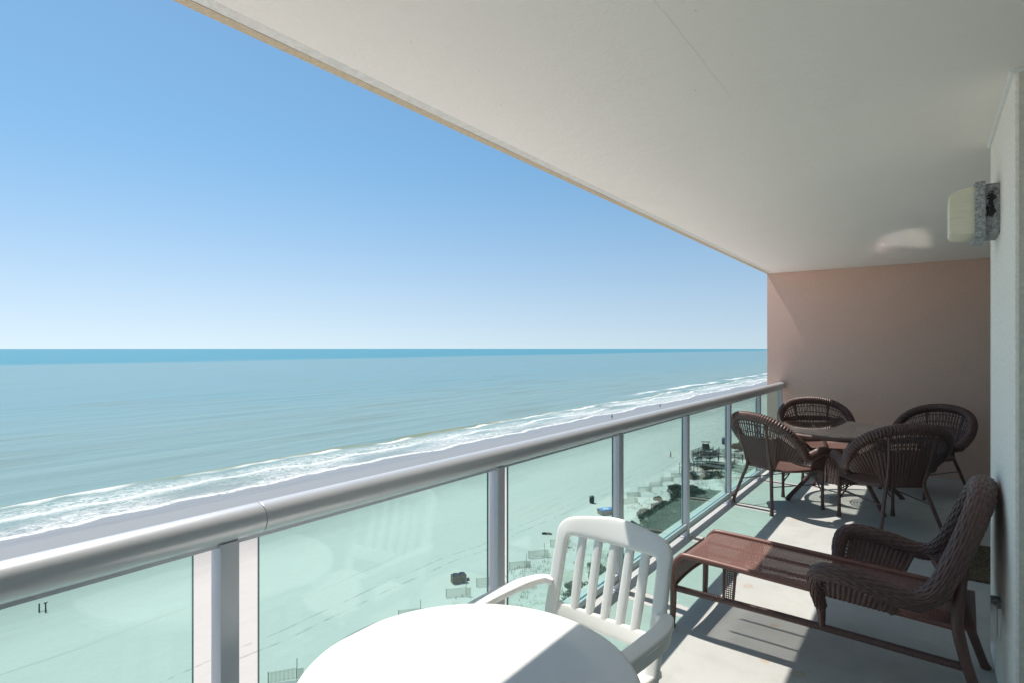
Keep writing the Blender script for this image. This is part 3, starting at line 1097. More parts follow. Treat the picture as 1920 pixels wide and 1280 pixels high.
for s in (-1, 1):                       # the two edge rails that bend down into the foot legs
    m_ = MB()
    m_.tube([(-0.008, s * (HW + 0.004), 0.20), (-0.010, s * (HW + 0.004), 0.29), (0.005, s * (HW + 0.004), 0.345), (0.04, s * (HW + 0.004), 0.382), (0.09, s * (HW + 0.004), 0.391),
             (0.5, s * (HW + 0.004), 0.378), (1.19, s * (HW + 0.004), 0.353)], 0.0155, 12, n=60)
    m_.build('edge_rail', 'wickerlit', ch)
    m_ = MB()
    m_.tube([(-0.008, s * (HW - 0.005), 0.215, 0.0175), (-0.010, s * (HW - 0.004), 0.1, 0.0165), (-0.014, s * (HW - 0.002), 0.015, 0.0155), (-0.014, s * (HW - 0.002), 0.0, 0.019)], 0, 12, n=12)
    m_.build('leg', 'wickerframe', ch)
    m_ = MB()                           # stretcher bound with strand
    wrapped_roll(m_, [(0.0, s * (HW - 0.01), 0.205, 0.0145), (0.6, s * (HW - 0.015), 0.203, 0.0145), (1.215, s * (HW - 0.01), 0.195, 0.0145)], 0.0085, 0.0025, seg=12, per=5, twist=0.3)
    m_.build('stretcher', 'wicker', ch)
    m_ = MB()                           # little woven brace between deck and stretcher
    for dx in (-0.03, 0.03):
        m_.tube([(0.285 + dx, s * (HW - 0.004), 0.375), (0.275 + dx * 0.8, s * (HW - 0.01), 0.21)], 0.006, 8)
    for k in range(5):
        x = -0.022 + k * 0.011
        m_.tube([(0.285 + x, s * (HW - 0.004), 0.375), (0.275 + x * 0.8, s * (HW - 0.01), 0.21)], 0.0022, 5)
    for k in range(15):
        z = 0.22 + k * 0.0108
        xc = 0.275 + 0.01 * (z - 0.21) / 0.165
        m_.tube([(xc - 0.027, s * (HW - 0.008), z), (xc + 0.027, s * (HW - 0.008), z)], 0.0024, 5)
    m_.build('brace', 'wicker', ch)
    m_ = MB()                           # rods under the deck
    m_.tube([(0.06, s * 0.085, 0.372), (0.6, s * 0.085, 0.358), (1.18, s * 0.085, 0.338)], 0.0085, 8)
    m_.build('under_rod', 'wickerframe', ch)
for x in (1.18,):
    m_ = MB()
    m_.tube([(x, -HW, deckz(x) - 0.018), (x, HW, deckz(x) - 0.018)], 0.0095, 8)
    m_.build('cross_rail', 'wickerframe', ch)
# arched apron at the foot end
def apron_fn(a, b):
    y = (a - 0.5) * 2 * (HW - 0.012)
    zb = 0.195 + 0.03 * np.sqrt(np.maximum(0, 1 - (y / (HW - 0.012)) ** 2))
    z = lerp(zb, np.full_like(y, 0.352), b)
    return np.stack([np.full_like(y, -0.012), y, z], -1)
m_ = MB()
woven_sheet(m_, apron_fn, 0.46, 0.13, 0.009, 0.012, 0.003, ru=4, rv=3,
            hole=lambda a, b, sa, tb_: (np.abs(sa - np.floor(sa) - 0.5) < 0.28) & (np.abs(tb_ - np.floor(tb_) - 0.5) < 0.25))
m_.tube([(-0.012, y, 0.195 + 0.03 * math.sqrt(max(0, 1 - (y / (HW - 0.012)) ** 2))) for y in np.linspace(-(HW - 0.0125), HW - 0.0125, 31)], 0.009, 8)
m_.build('foot_apron', 'wicker', ch, solid=0.002)
# the continuous rolled rim: arm, round the back, other arm
half = [(0.690, 0.238, 0.300, 0.022), (0.680, 0.275, 0.375, 0.026), (0.682, 0.318, 0.450, 0.031), (0.712, 0.348, 0.494, 0.034), (0.79, 0.360, 0.503, 0.036), (0.90, 0.362, 0.486, 0.037),
        (1.01, 0.360, 0.462, 0.037), (1.075, 0.352, 0.470, 0.037), (1.128, 0.335, 0.53, 0.038), (1.175, 0.308, 0.635, 0.039),
        (1.222, 0.258, 0.758, 0.041), (1.255, 0.155, 0.850, 0.043)]
full = [(x, -y, z, r) for x, y, z, r in half] + [(1.268, 0.0, 0.880, 0.044)] + [(x, y, z, r) for x, y, z, r in half[::-1]]
m_ = MB()
woven_roll(m_, full, 22, 0.036, 0.0062, n_al=8, per=5, centre=(0.92, 0.0, 0.40))
m_.build('rolled_rim', 'wicker', ch)
for s in (-1, 1):
    m_ = MB()
    m_.tube([(0.692, s * 0.232, 0.205, 0.013), (0.692, s * 0.234, 0.25, 0.017), (0.688, s * 0.242, 0.31, 0.023)], 0, 12, n=8)
    m_.build('arm_post', 'wickerframe', ch)
    # arm panel between the roll and the deck
    def arm_fn(a, b, s=s):
        x0 = lerp(0.71, 0.70, b)
        x1 = lerp(1.00, 0.96, b)
        x = lerp(x0, x1, a)
        top = np.stack([x, s * (0.340 + 0 * x), 0.472 - 0.03 * np.clip((x - 0.75) / 0.3, 0, 1)], -1)
        bot = np.stack([x, s * (HW + 0.012 + 0 * x), deckz(x) - 0.012], -1)
        P = top + (bot - top) * b[..., None]
        P[..., 1] += s * 0.012 * np.sin(PI * b)
        return P
    m_ = MB()
    woven_sheet(m_, arm_fn, 0.31, 0.13, 0.0058, 0.022, 0.003, stake=0.004, ru=6, rv=4, sign=-s,
                hole=lambda a, b, sa, tb_: (a < 0.10) & (np.abs(tb_ - np.floor(tb_ / 3) * 3 - 1.5) < 0.7) & (np.abs(sa - np.floor(sa) - 0.5) < 0.25))
    m_.tube([(1.00, s * 0.338, 0.44), (0.96, s * (HW + 0.012), 0.35)], 0.009, 8)
    m_.build('arm_panel', 'wicker', ch, solid=0.004)
    m_ = MB()                           # back leg: down the back, then raked to the floor
    m_.tube([(1.215, s * 0.19, 0.66, 0.012), (1.195, s * 0.215, 0.52, 0.018), (1.18, s * 0.243, 0.40, 0.022), (1.185, s * 0.25, 0.33, 0.0225),
             (1.215, s * 0.256, 0.20, 0.0205), (1.268, s * 0.262, 0.035, 0.0185), (1.282, s * 0.264, 0.0, 0.0215)], 0, 14, n=26)
    m_.build('leg', 'wickerframe', ch)
# woven back inside the rim
rimP = spline([p[:3] for p in full[6:-6]], 121)
def back_fn(a, b):
    idx = a * 120
    top = np.stack([np.interp(idx, np.arange(121), rimP[:, k]) for k in range(3)], -1)
    y = (a - 0.5) * 2
    bot = np.stack([1.145 - 0.06 * np.abs(y) ** 2, y * 0.235, 0.415 + 0.045 * np.abs(y) ** 3], -1)
    P = top + (bot - top) * b[..., None]
    P[..., 0] += 0.028 * np.sin(PI * b) * (1 - np.abs(y) ** 2)
    return P
m_ = MB()
woven_sheet(m_, back_fn, 0.62, 0.44, 0.0065, 0.020, 0.0028, stake=0.002, ru=6, rv=4, sign=1.0)
m_.tube([tuple(back_fn(np.array(a), np.array(1.0))) for a in np.linspace(0, 1, 25)], 0.008, 8)
m_.build('woven_back', 'wicker', ch, solid=0.004)

# ---------------------------------------------------------------- wicker dining chairs
def make_dining():
    t = thing('wicker_armchair', 'x', 'chair', (0, 0, 0))
    SZ = 0.375
    # seat: round-cornered, dished
    def seat_fn(a, b):
        y = lerp(-0.235, 0.245, a)
        w = 0.235 + 0.03 * np.sin(PI * np.clip(a, 0, 1)) - 0.085 * np.clip(1 - a * 3.0, 0, 1) ** 2
        x = (b - 0.5) * 2 * w
        z = SZ + 0.012 - 0.02 * (1 - (2 * b - 1) ** 2) * np.sin(PI * a) - 0.03 * np.clip(a - 0.9, 0, 1) * 10 * 0.6
        return np.stack([x, y, z], -1)
    m = MB()
    woven_sheet(m, seat_fn, 0.48, 0.50, 0.020, 0.016, 0.003, stake=0.001, ru=5, rv=6)
    m.build('seat', 'wicker', t, solid=0.012)
    m = MB()
    ring = [tuple(seat_fn(np.array(a), np.array(b)) - np.array([0, 0, 0.012])) for a, b in
            [(x, 0.0) for x in np.linspace(0.02, 0.98, 14)] + [(1.0, x) for x in np.linspace(0.05, 0.95, 9)] + [(x, 1.0) for x in np.linspace(0.98, 0.02, 14)] + [(0.0, x) for x in np.linspace(0.95, 0.05, 7)]]
    ring.append(ring[0])
    wrapped_roll(m, [(*p, 0.011) for p in ring], 0.012, 0.002, seg=8, per=4)
    m.build('seat_frame', 'wickerframe', t)
    # rolled rim: arm tip, dip, hoop, dip, arm tip
    half = [(0.262, 0.285, 0.470, 0.020), (0.272, 0.270, 0.520, 0.027), (0.286, 0.225, 0.545, 0.031), (0.305, 0.13, 0.540, 0.032), (0.322, 0.03, 0.515, 0.033),
            (0.343, -0.045, 0.512, 0.034), (0.368, -0.10, 0.555, 0.032), (0.380, -0.165, 0.635, 0.032), (0.346, -0.245, 0.732, 0.032),
            (0.262, -0.312, 0.803, 0.032), (0.142, -0.352, 0.842, 0.032)]
    full = [(-x, y, z, r) for x, y, z, r in half] + [(0, -0.365, 0.853, 0.032)] + [(x, y, z, r) for x, y, z, r in half[::-1]]
    m = MB()
    wrapped_roll(m, full, 0.024, 0.0095, seg=16, twist=0.9, per=6, flat=1.0)
    m.build('rolled_rim', 'wicker', t)
    # hooded back
    rim = spline([p[:3] for p in full[5:-5]], 141)
    def back_fn(a, b):
        idx = a * 140
        top = np.stack([np.interp(idx, np.arange(141), rim[:, k]) for k in range(3)], -1)
        y = (a - 0.5) * 2
        ay = np.abs(y)
        # centre part reaches the seat; the wings stop at arm height
        wing = np.clip((ay - 0.42) / 0.12, 0, 1)
        wing = wing * wing * (3 - 2 * wing)
        bx = y * 0.36
        bot = np.stack([np.clip(bx, -0.33, 0.33), -0.245 + 0.22 * np.clip(ay - 0.3, 0, 1) ** 1.3, lerp(0.385, 0.475, wing)], -1)
        P = top + (bot - top) * b[..., None]
        P[..., 1] -= 0.02 * np.sin(PI * b) * (1 - ay ** 2)
        return P
    def hole(a, b, sa, tb_):
        y = np.abs(a - 0.5) * 2
        reg = (b > 0.10) & (b < 0.33 + 0.07 * np.cos(y * PI))
        sa2 = sa * 2
        bars = (np.abs(sa2 - np.floor(sa2) - 0.5) < 0.16)
        rows = (np.floor(tb_) % 9) != 0
        return reg & bars & rows & (y < 0.80)
    m = MB()
    woven_sheet(m, back_fn, 0.84, 0.46, 0.0075, 0.021, 0.003, stake=0.006, ru=8, rv=3, hole=hole, sign=-1.0)
    m.tube([tuple(back_fn(np.array(a), np.array(1.0))) for a in np.linspace(0, 1, 41)], 0.007, 6)
    m.build('woven_back', 'wicker', t, solid=0.004)
    m = MB()                            # crossed stay wires behind the hood
    m.tube([(0.0, -0.335, 0.81), (-0.155, -0.30, 0.60)], 0.003, 5)
    m.tube([(0.0, -0.335, 0.81), (0.155, -0.30, 0.60)], 0.003, 5)
    m.build('stay_wire', 'wickerframe', t)
    for s in (-1, 1):
        m = MB()                        # back post and rear leg in one bent cane
        m.tube([(s * 0.185, -0.345, 0.785, 0.0125), (s * 0.165, -0.315, 0.62, 0.0135), (s * 0.148, -0.272, 0.45, 0.0145), (s * 0.150, -0.258, 0.375, 0.0155),
                (s * 0.185, -0.285, 0.25, 0.015), (s * 0.232, -0.325, 0.08, 0.0145), (s * 0.245, -0.338, 0.02, 0.0165), (s * 0.247, -0.340, 0.0, 0.0195)], 0, 10, n=26)
        m.build('leg', 'wickerframe', t)
        m = MB()
        m.tube([(s * 0.255, 0.255, 0.49, 0.013), (s * 0.240, 0.25, 0.38, 0.0145), (s * 0.235, 0.25, 0.20, 0.0135), (s * 0.235, 0.25, 0.06, 0.0145), (s * 0.236, 0.252, 0.02, 0.019), (s * 0.236, 0.252, 0.0, 0.0195)], 0, 10, n=16)
        m.build('leg', 'wickerframe', t)
        def arm_fn(a, b, s=s):
            yt = lerp(0.262, 0.055, a)
            yb = lerp(0.250, 0.105, a)
            top = np.stack([s * (0.275 + 0.045 * a), yt, 0.520 - 0.012 * a], -1)
            bot = np.stack([s * (0.243 + 0.012 * np.sin(PI * a)), yb, np.full_like(a, 0.372)], -1)
            return top + (bot - top) * b[..., None]
        m = MB()
        woven_sheet(m, arm_fn, 0.19, 0.15, 0.0075, 0.019, 0.003, stake=0.004, ru=5, rv=3, sign=s)
        m.tube([tuple(arm_fn(np.array(1.0), np.array(b_))) for b_ in (0, 0.5, 1)], 0.008, 6)
        m.build('arm_panel', 'wicker', t, solid=0.004)
        m = MB()                        # slanted brace from arm tip down the front leg
        m.tube([(s * 0.262, 0.285, 0.48, 0.008), (s * 0.150, 0.262, 0.30, 0.007), (s * 0.225, 0.252, 0.16, 0.007)], 0, 7, n=14)
        m.build('brace', 'wickerframe', t)
        m = MB()
        m.tube([(s * 0.237, 0.25, 0.235), (s * 0.195, -0.29, 0.235)], 0.0048, 6)
        m.build('stretcher', 'wickerframe', t)
    def apr_fn(a, b):
        x = (a - 0.5) * 2 * 0.232
        zb = 0.20 + 0.10 * (1 - (x / 0.232) ** 2) * 0.9
        return np.stack([x, np.full_like(x, 0.252), lerp(np.full_like(x, 0.375), zb, b)], -1)
    m = MB()
    woven_sheet(m, apr_fn, 0.46, 0.12, 0.0085, 0.019, 0.003, stake=0.003, ru=5, rv=3,
                hole=lambda a, b, sa, tb_: (b > 0.35) & (np.abs(sa - np.floor(sa) - 0.5) < 0.22) & (np.floor(tb_) % 2 == 0))
    m.build('apron', 'wicker', t, solid=0.004)
    return t

din = make_dining()
spots = [((-1.11, 5.86), (0.58, 0.815), 'brown wicker armchair beside the glass railing with its back to the camera'),
         ((-0.29, 5.73), (-0.58, 0.81), 'shaded brown wicker armchair seen from behind, nearest the chaise'),
         ((-1.00, 7.42), (0.38, -0.92), 'brown wicker armchair with sunlit hoop behind the glass table'),
         ((-0.06, 7.22), (-0.60, -0.80), 'shaded brown wicker armchair facing the camera before the pink wall')]
for i, ((x, y), (fx, fy), lab) in enumerate(spots):
    o = din if i == 0 else copy_tree(din)
    o.location = (x, y, 0)
    o.rotation_euler = (0, 0, math.atan2(-fx, fy))
    tag(o, lab, 'chair', 'wicker armchairs round the glass table')

# ---------------------------------------------------------------- glass dining table
TX, TY = -0.65, 6.45
gt = thing('glass_dining_table', 'round glass topped wicker dining table between the four brown armchairs', 'table', (TX, TY, 0))
TZ2, TR = 0.69, 0.65
m_ = MB()
m_.lathe([(0.003, TZ2 - 0.006), (TR - 0.012, TZ2 - 0.006), (TR - 0.008, TZ2 - 0.004), (TR - 0.008, TZ2 + 0.002), (TR - 0.012, TZ2 + 0.004), (0.003, TZ2 + 0.004)], 96)
m_.build('glass_top', 'tableglass', gt, smooth=20)
m_ = MB()
a_ = np.linspace(0, 2 * PI, 73)
wrapped_roll(m_, [(TR * math.cos(a), TR * math.sin(a), TZ2 - 0.024, 0.017) for a in a_], 0.014, 0.003, seg=10, per=4)
m_.build('rim', 'wicker', gt)
m_ = MB()
for rr_ in np.arange(0.03, 0.29, 0.026):
    m_.tube([(rr_ * math.cos(a), rr_ * math.sin(a), TZ2 - 0.045) for a in np.linspace(0, 2 * PI, 41)], 0.0065, 6)
for k in range(8):
    a = k * PI / 4
    m_.tube([(0.02 * math.cos(a), 0.02 * math.sin(a), TZ2 - 0.053), (0.29 * math.cos(a), 0.29 * math.sin(a), TZ2 - 0.053)], 0.005, 6)
m_.build('spiral_shelf', 'wicker', gt)
for k in range(4):
    a = R(217 + 90 * k)
    ca, sa = math.cos(a), math.sin(a)
    m_ = MB()
    m_.tube([(0.58 * ca, 0.58 * sa, TZ2 - 0.035, 0.017), (0.40 * ca, 0.40 * sa, 0.55, 0.018), (0.28 * ca, 0.28 * sa, 0.40, 0.019), (0.34 * ca, 0.34 * sa, 0.25, 0.020),
             (0.53 * ca, 0.53 * sa, 0.05, 0.021), (0.565 * ca, 0.565 * sa, 0.012, 0.025), (0.57 * ca, 0.57 * sa, 0.0, 0.025)], 0, 12, n=28)
    m_.build('leg', 'wickerframe', gt)
    m_ = MB()
    m_.tube([(0.28 * ca, 0.28 * sa, TZ2 - 0.045), (0.60 * ca, 0.60 * sa, TZ2 - 0.03)], 0.008, 8)
    m_.build('arm_bar', 'wickerframe', gt)
def skirt_fn(a, b):
    th = a * 2 * PI
    r = 0.27 - 0.02 * np.sin(b * PI) + 0.05 * b
    return np.stack([r * np.cos(th), r * np.sin(th), lerp(0.42, 0.22, b) + 0.02 * np.cos(4 * th - 4 * R(217)) * b], -1)
m_ = MB()
woven_sheet(m_, skirt_fn, 1.7, 0.20, 0.008, 0.024, 0.003, stake=0.004, ru=5, rv=3,
            hole=lambda a, b, sa, tb_: (b > 0.6) & (np.abs(sa - np.floor(sa) - 0.5) < 0.2) & (np.floor(tb_) % 2 == 0))
m_.build('woven_skirt', 'wicker', gt, solid=0.004)

# ---------------------------------------------------------------- beach: sand and sea
SEA = -30.0
def sand_z(x, y):
    z = np.interp(x, [-400, -150, -120, -100, -75, -46, -38, -30, -20], [-36, -31.2, -30.02, -29.75, -29.55, -29.45, -28.9, -28.8, -29.2])
    k = np.clip((x + 50) / 8, 0, 1) * np.clip((-24 - x) / 6, 0, 1)
    z = z + k * (0.5 * np.sin(x * 0.55 + 1.3 * np.sin(y * 0.11)) * np.sin(y * 0.21 + 0.8) + 0.25 * np.sin(y * 0.53 + x * 0.3))
    return z
def sz(x, y):
    return float(sand_z(np.array(float(x)), np.array(float(y))))
gx = np.r_[[-400, -250], np.arange(-150, -52, 2.0), np.arange(-52, -18, 0.6), [-15, 0, 40, 200, 1500]]
gy = np.r_[[-3000, -600, -200, -80], np.arange(-40, 230, 1.5), np.arange(230, 600, 8), [700, 900, 1300, 2000, 4000, 9000]]
X, Y = np.meshgrid(gx, gy, indexing='ij')
m_ = MB()
m_.grid(np.stack([X, Y, sand_z(X, Y)], -1))
tag(m_.build('sand', 'sand', smooth=80), kind='structure')

def wav(n, seed):
    r2 = np.random.default_rng(seed)
    return r2.uniform(0, 2 * PI, n), r2.uniform(-0.35, 0.35, n), r2.uniform(9, 34, n)
ph, an, wl = wav(9, 3)
def sea_z(X, Y):
    z = np.full_like(X, SEA)
    fade = np.clip((-140 - X) / 40, 0, 1) * np.clip((900 + X) / 400, 0, 1)
    for p_, a_, l_ in zip(ph, an, wl):
        z = z + fade * 0.05 * np.sin(2 * PI / l_ * (X * math.cos(a_) + Y * math.sin(a_) * 0.6) + p_)
    # the line of the breaker, higher here and there
    xc = -149.0 + 3.0 * np.sin(Y * 0.03 + 0.5) + 1.5 * np.sin(Y * 0.09)
    amp = 0.35 + 0.2 * np.sin(Y * 0.05)
    z = z + amp * np.exp(-((X - xc) / 1.8) ** 2)
    z = z + 0.16 * np.exp(-((X + 137 - 3 * np.sin(Y * 0.04)) / 1.2) ** 2)
    return z
gx = np.r_[-60000, -30000, -15000, -8000, -4000, -2500, -1700, -1200, -900, np.arange(-700, -400, 20), np.arange(-400, -200, 3.0), np.arange(-200, -112, 0.7)]
gy = np.r_[-60000, -20000, -5000, -1500, -600, -250, np.arange(-120, 300, 2.0), np.arange(300, 900, 8.0), 1000, 1300, 2000, 4000, 9000, 25000, 60000]
X, Y = np.meshgrid(gx, gy, indexing='ij')
m_ = MB()
m_.grid(np.stack([X, Y, sea_z(X, Y)], -1))
tag(m_.build('sea', 'sea', smooth=80), kind='structure')

m_ = MB()
m_.box((-13, 60, -29.05), (30, 500, 0.3))
tag(m_.build('bounce_terrace', 'paving', smooth=0), kind='structure')  # unseen ground below the balcony, added pale as a reflector for the ceiling
m_ = MB()
m_.box((22, 60, -29.0), (38, 500, 0.5))
tag(m_.build('pool_deck', 'paving', smooth=0), kind='structure')

# ---------------------------------------------------------------- sand fences
def make_fence():
    t = thing('sand_fence', 'x', 'sand fence')
    L = 2.5
    for k, (x, h, r) in enumerate([(0.0, 1.15, 0.035), (L, 2.0, 0.04)]):
        m = MB()
        m.tube([(x, 0, -0.2), (x, 0, h)], r, 7)
        m.build('post', 'slat', t)
    m = MB()
    for i in range(22):
        x = 0.06 + i * (L - 0.12) / 21
        m.box((x, 0.05, 0.55), (0.042, 0.012, 1.05 + random.uniform(-0.03, 0.03)))
    for z in (0.15, 0.95):
        m.box((L / 2, 0.035, z), (L, 0.012, 0.012))
    m.build('slat_panel', 'slat', t, smooth=0)
    m = MB()
    for i in range(7):
        m.box((L + 0.10 + i * 0.075, -0.02 - i * 0.012, 0.52), (0.042, 0.012, 1.02))
    m.box((L + 0.32, -0.06, 0.9), (0.55, 0.012, 0.012), rotz(-0.16))
    m.build('return_panel', 'slat', t, smooth=0)
    return t
fz = make_fence()
fpos = [(-49.3, 30.0), (-48.9, 45.8), (-48.25, 53.1), (-47.65, 58.3), (-47.15, 64.9), (-47.7, 70.5), (-47.6, 76.4),
        (-48.9, 106.0), (-50.4, 110.9), (-50.4, 116.8), (-50.3, 122.8), (-50.0, 128.8), (-49.6, 134.4), (-48.6, 145.5), (-50.9, 174.5)]
flab = ['sand fence showing its top just above the white table edge, lowest in the picture',
        'sand fence mostly hidden behind the white table, only its tall post showing',
        'slatted sand fence on the beach just below the twin bin crate',
        'slatted sand fence just left of the second thick railing post, above the table edge',
        'slatted sand fence just right of the second thick railing post, above the chair arm',
        'slatted sand fence with a tall post left of the white chair back',
        'sand fence whose corner shows against the left upright of the white chair',
        'nearest sand fence seen right of the third railing post, in pale dune grass',
        'second sand fence counted from the third railing post towards the boardwalks',
        'third sand fence counted from the third railing post towards the boardwalks',
        'fourth sand fence counted from the third railing post towards the boardwalks',
        'fifth sand fence counted from the third railing post towards the boardwalks',
        'sixth sand fence from the third railing post, touching the fourth post',
        'sand fence between the two wooden boardwalks',
        'farthest sand fence, beyond the dark boardwalk ramps']
for i, ((x, y), lab) in enumerate(zip(fpos, flab)):
    o = fz if i == 0 else copy_tree(fz)
    o.location = (x, y, sz(x, y))
    o.rotation_euler = (0, 0, R(52) + random.uniform(-0.06, 0.06))
    tag(o, lab, 'sand fence', 'sand fences along the dune line')

# ---------------------------------------------------------------- things on the sand
b = thing('bin_crate', 'wooden crate holding two navy bins on the open sand', 'bin crate', (-50.4, 57.9, sz(-50.4, 57.9)), R(60))
m_ = MB()
for k in range(9):
    x = -0.85 + k * 0.2125
    for y in (-0.48, 0.48):
        m_.box((x, y, 0.52), (0.17, 0.03, 1.0))
for k in range(4):
    y = -0.34 + k * 0.227
    for x in (-0.93, 0.93):
        m_.box((x, y, 0.52), (0.03, 0.18, 1.0))
for z in (0.2, 0.85):
    m_.box((0, -0.505, z), (1.9, 0.02, 0.09))
    m_.box((0, 0.505, z), (1.9, 0.02, 0.09))
m_.build('slatted_crate', 'wood', b, smooth=0)
for x in (-0.45, 0.45):
    m_ = MB()
    m_.lathe([(0.02, 0.04), (0.33, 0.04), (0.38, 1.05), (0.41, 1.08), (0.41, 1.12), (0.37, 1.12), (0.34, 0.95), (0.02, 0.90)], 20, (x, 0, 0))
    m_.build('bin', 'barrelblue', b)
m_ = MB()
m_.box((1.25, 0.1, 0.14), (0.55, 0.35, 0.26))
m_.build('side_box', 'barrel', b, bevel=0.03)

b = thing('rental_box', 'low beach rental box under a blue canvas with a white emblem', 'rental box', (-48.9, 98.0, sz(-48.9, 98.0)), R(58))
m_ = MB()
m_.box((0, 0, 0.45), (2.7, 1.5, 0.9))
m_.build('box_body', 'wood', b, bevel=0.03)
m_ = MB()
m_.grid(np.array([[[x, y, z] for y, z in ((-0.82, 0.62), (-0.80, 0.93), (0, 1.06), (0.80, 0.93), (0.82, 0.62))] for x in (-1.43, -1.38, 1.38, 1.43)]))
m_.build('canvas_cover', 'tarp', b, solid=0.02)
m_ = MB()
for (px_, py_, sx_, sy_) in ((-0.55, -0.36, 0.16, 0.42), (-0.25, -0.36, 0.30, 0.12), (0.1, -0.36, 0.16, 0.42), (0.4, -0.30, 0.3, 0.12), (-0.2, -0.14, 0.9, 0.1)):
    zz = 0.93 + 0.13 * (py_ + 0.8) / 0.8 + 0.012
    m_.box((px_, py_, zz), (sx_, sy_, 0.012), np.array([[1, 0, 0], [0, math.cos(0.161), -math.sin(0.161)], [0, math.sin(0.161), math.cos(0.161)]]))
m_.build('emblem', 'tarpwhite', b, smooth=0)

def barrel(x, y, label, mat, s=1.0):
    t = thing('trash_barrel', label, 'trash barrel', (x, y, sz(x, y)))
    m = MB()
    m.lathe([(0.02, 0.0), (0.33 * s, 0.0), (0.40 * s, 0.35 * s), (0.40 * s, 0.62 * s), (0.36 * s, 1.0 * s), (0.38 * s, 1.03 * s)], 20, caps=True)
    m.build('drum', mat, t)
    m = MB()
    m.lathe([(0.39 * s, 1.0 * s), (0.40 * s, 1.05 * s), (0.25 * s, 1.16 * s), (0.02, 1.19 * s)], 20)
    m.build('lid', mat, t)
    return t
barrel(-54.5, 103.1, 'dark trash barrel alone on the sand near the blue rental box', 'barrel', 1.25)
barrel(-53.2, 191.3, 'dark navy trash barrel beyond the boardwalk beside the fifth railing post', 'barrelblue', 1.9)
b = thing('lifeguard_stand', 'dark wooden lifeguard box with a flat sunshade beyond the boardwalk ramps', 'lifeguard stand', (-55.3, 179.0, sz(-55.3, 179.0)), 0.4)
m_ = MB()
m_.box((0, 0, 0.85), (2.0, 1.8, 1.3))
m_.build('cabin', 'darkwood', b, bevel=0.03)
m_ = MB()
for sx_ in (-0.8, 0.8):
    for sy_ in (-0.7, 0.7):
        m_.box((sx_, sy_, 0.1), (0.14, 0.14, 0.2))
        m_.box((sx_, sy_, 1.85), (0.07, 0.07, 0.72))
m_.build('post_set', 'darkwood', b, smooth=0)
m_ = MB()
m_.box((0, 0, 2.24), (2.6, 2.3, 0.06))
m_.build('sunshade', 'wood', b, bevel=0.01)

b = thing('beach_bundle', 'dark and tan bundle lying on the sand left of the white chair', 'beach gear', (-51.4, 81.3, sz(-51.4, 81.3)), R(35))
m_ = MB()
m_.tube([(-0.8, 0, 0.14, 0.06), (-0.7, 0, 0.17, 0.15), (-0.2, 0.02, 0.18, 0.17), (0.02, 0.02, 0.18, 0.15)], 0, 12, n=14)
m_.build('dark_roll', 'cloth', b)
m_ = MB()
m_.tube([(0.03, 0.02, 0.18, 0.15), (0.25, 0.0, 0.22, 0.20), (0.55, -0.02, 0.17, 0.15), (0.62, -0.02, 0.14, 0.10)], 0, 12, n=12)
m_.build('tan_bag', 'cloth2', b)
m_ = MB()
m_.tube([(0.63, -0.02, 0.13, 0.09), (0.75, -0.05, 0.12, 0.11), (0.9, -0.08, 0.10, 0.05)], 0, 10, n=8)
m_.build('strap_end', 'barrel', b)

b = thing('marker_posts', 'pair of short dark posts joined by a rope on the damp sand', 'marker posts', (-84.9, 22.9, sz(-84.9, 22.9)), R(35.7))
for x, h in ((-0.38, 0.95), (0.38, 0.95)):
    m_ = MB()
    m_.tube([(x, 0, -0.1, 0.085), (x, 0, 0.3, 0.08), (x, 0, h, 0.072)], 0, 8)
    m_.build('post', 'darkwood', b)
m_ = MB()
m_.tube([(-0.38, 0.0, 0.10), (0.0, 0.0, 0.06), (0.38, 0.0, 0.12), (0.62, 0.03, 0.10)], 0.02, 6, n=12)
m_.build('rope', 'darkwood', b)
m_ = MB()
m_.box((0.33, 0, 1.0), (0.30, 0.05, 0.16))
m_.box((0.54, 0, 1.10), (0.20, 0.04, 0.09), np.array([[0.77, 0, -0.64], [0, 1, 0], [0.64, 0, 0.77]]))
m_.build('sign_board', 'darkwood', b, smooth=0)

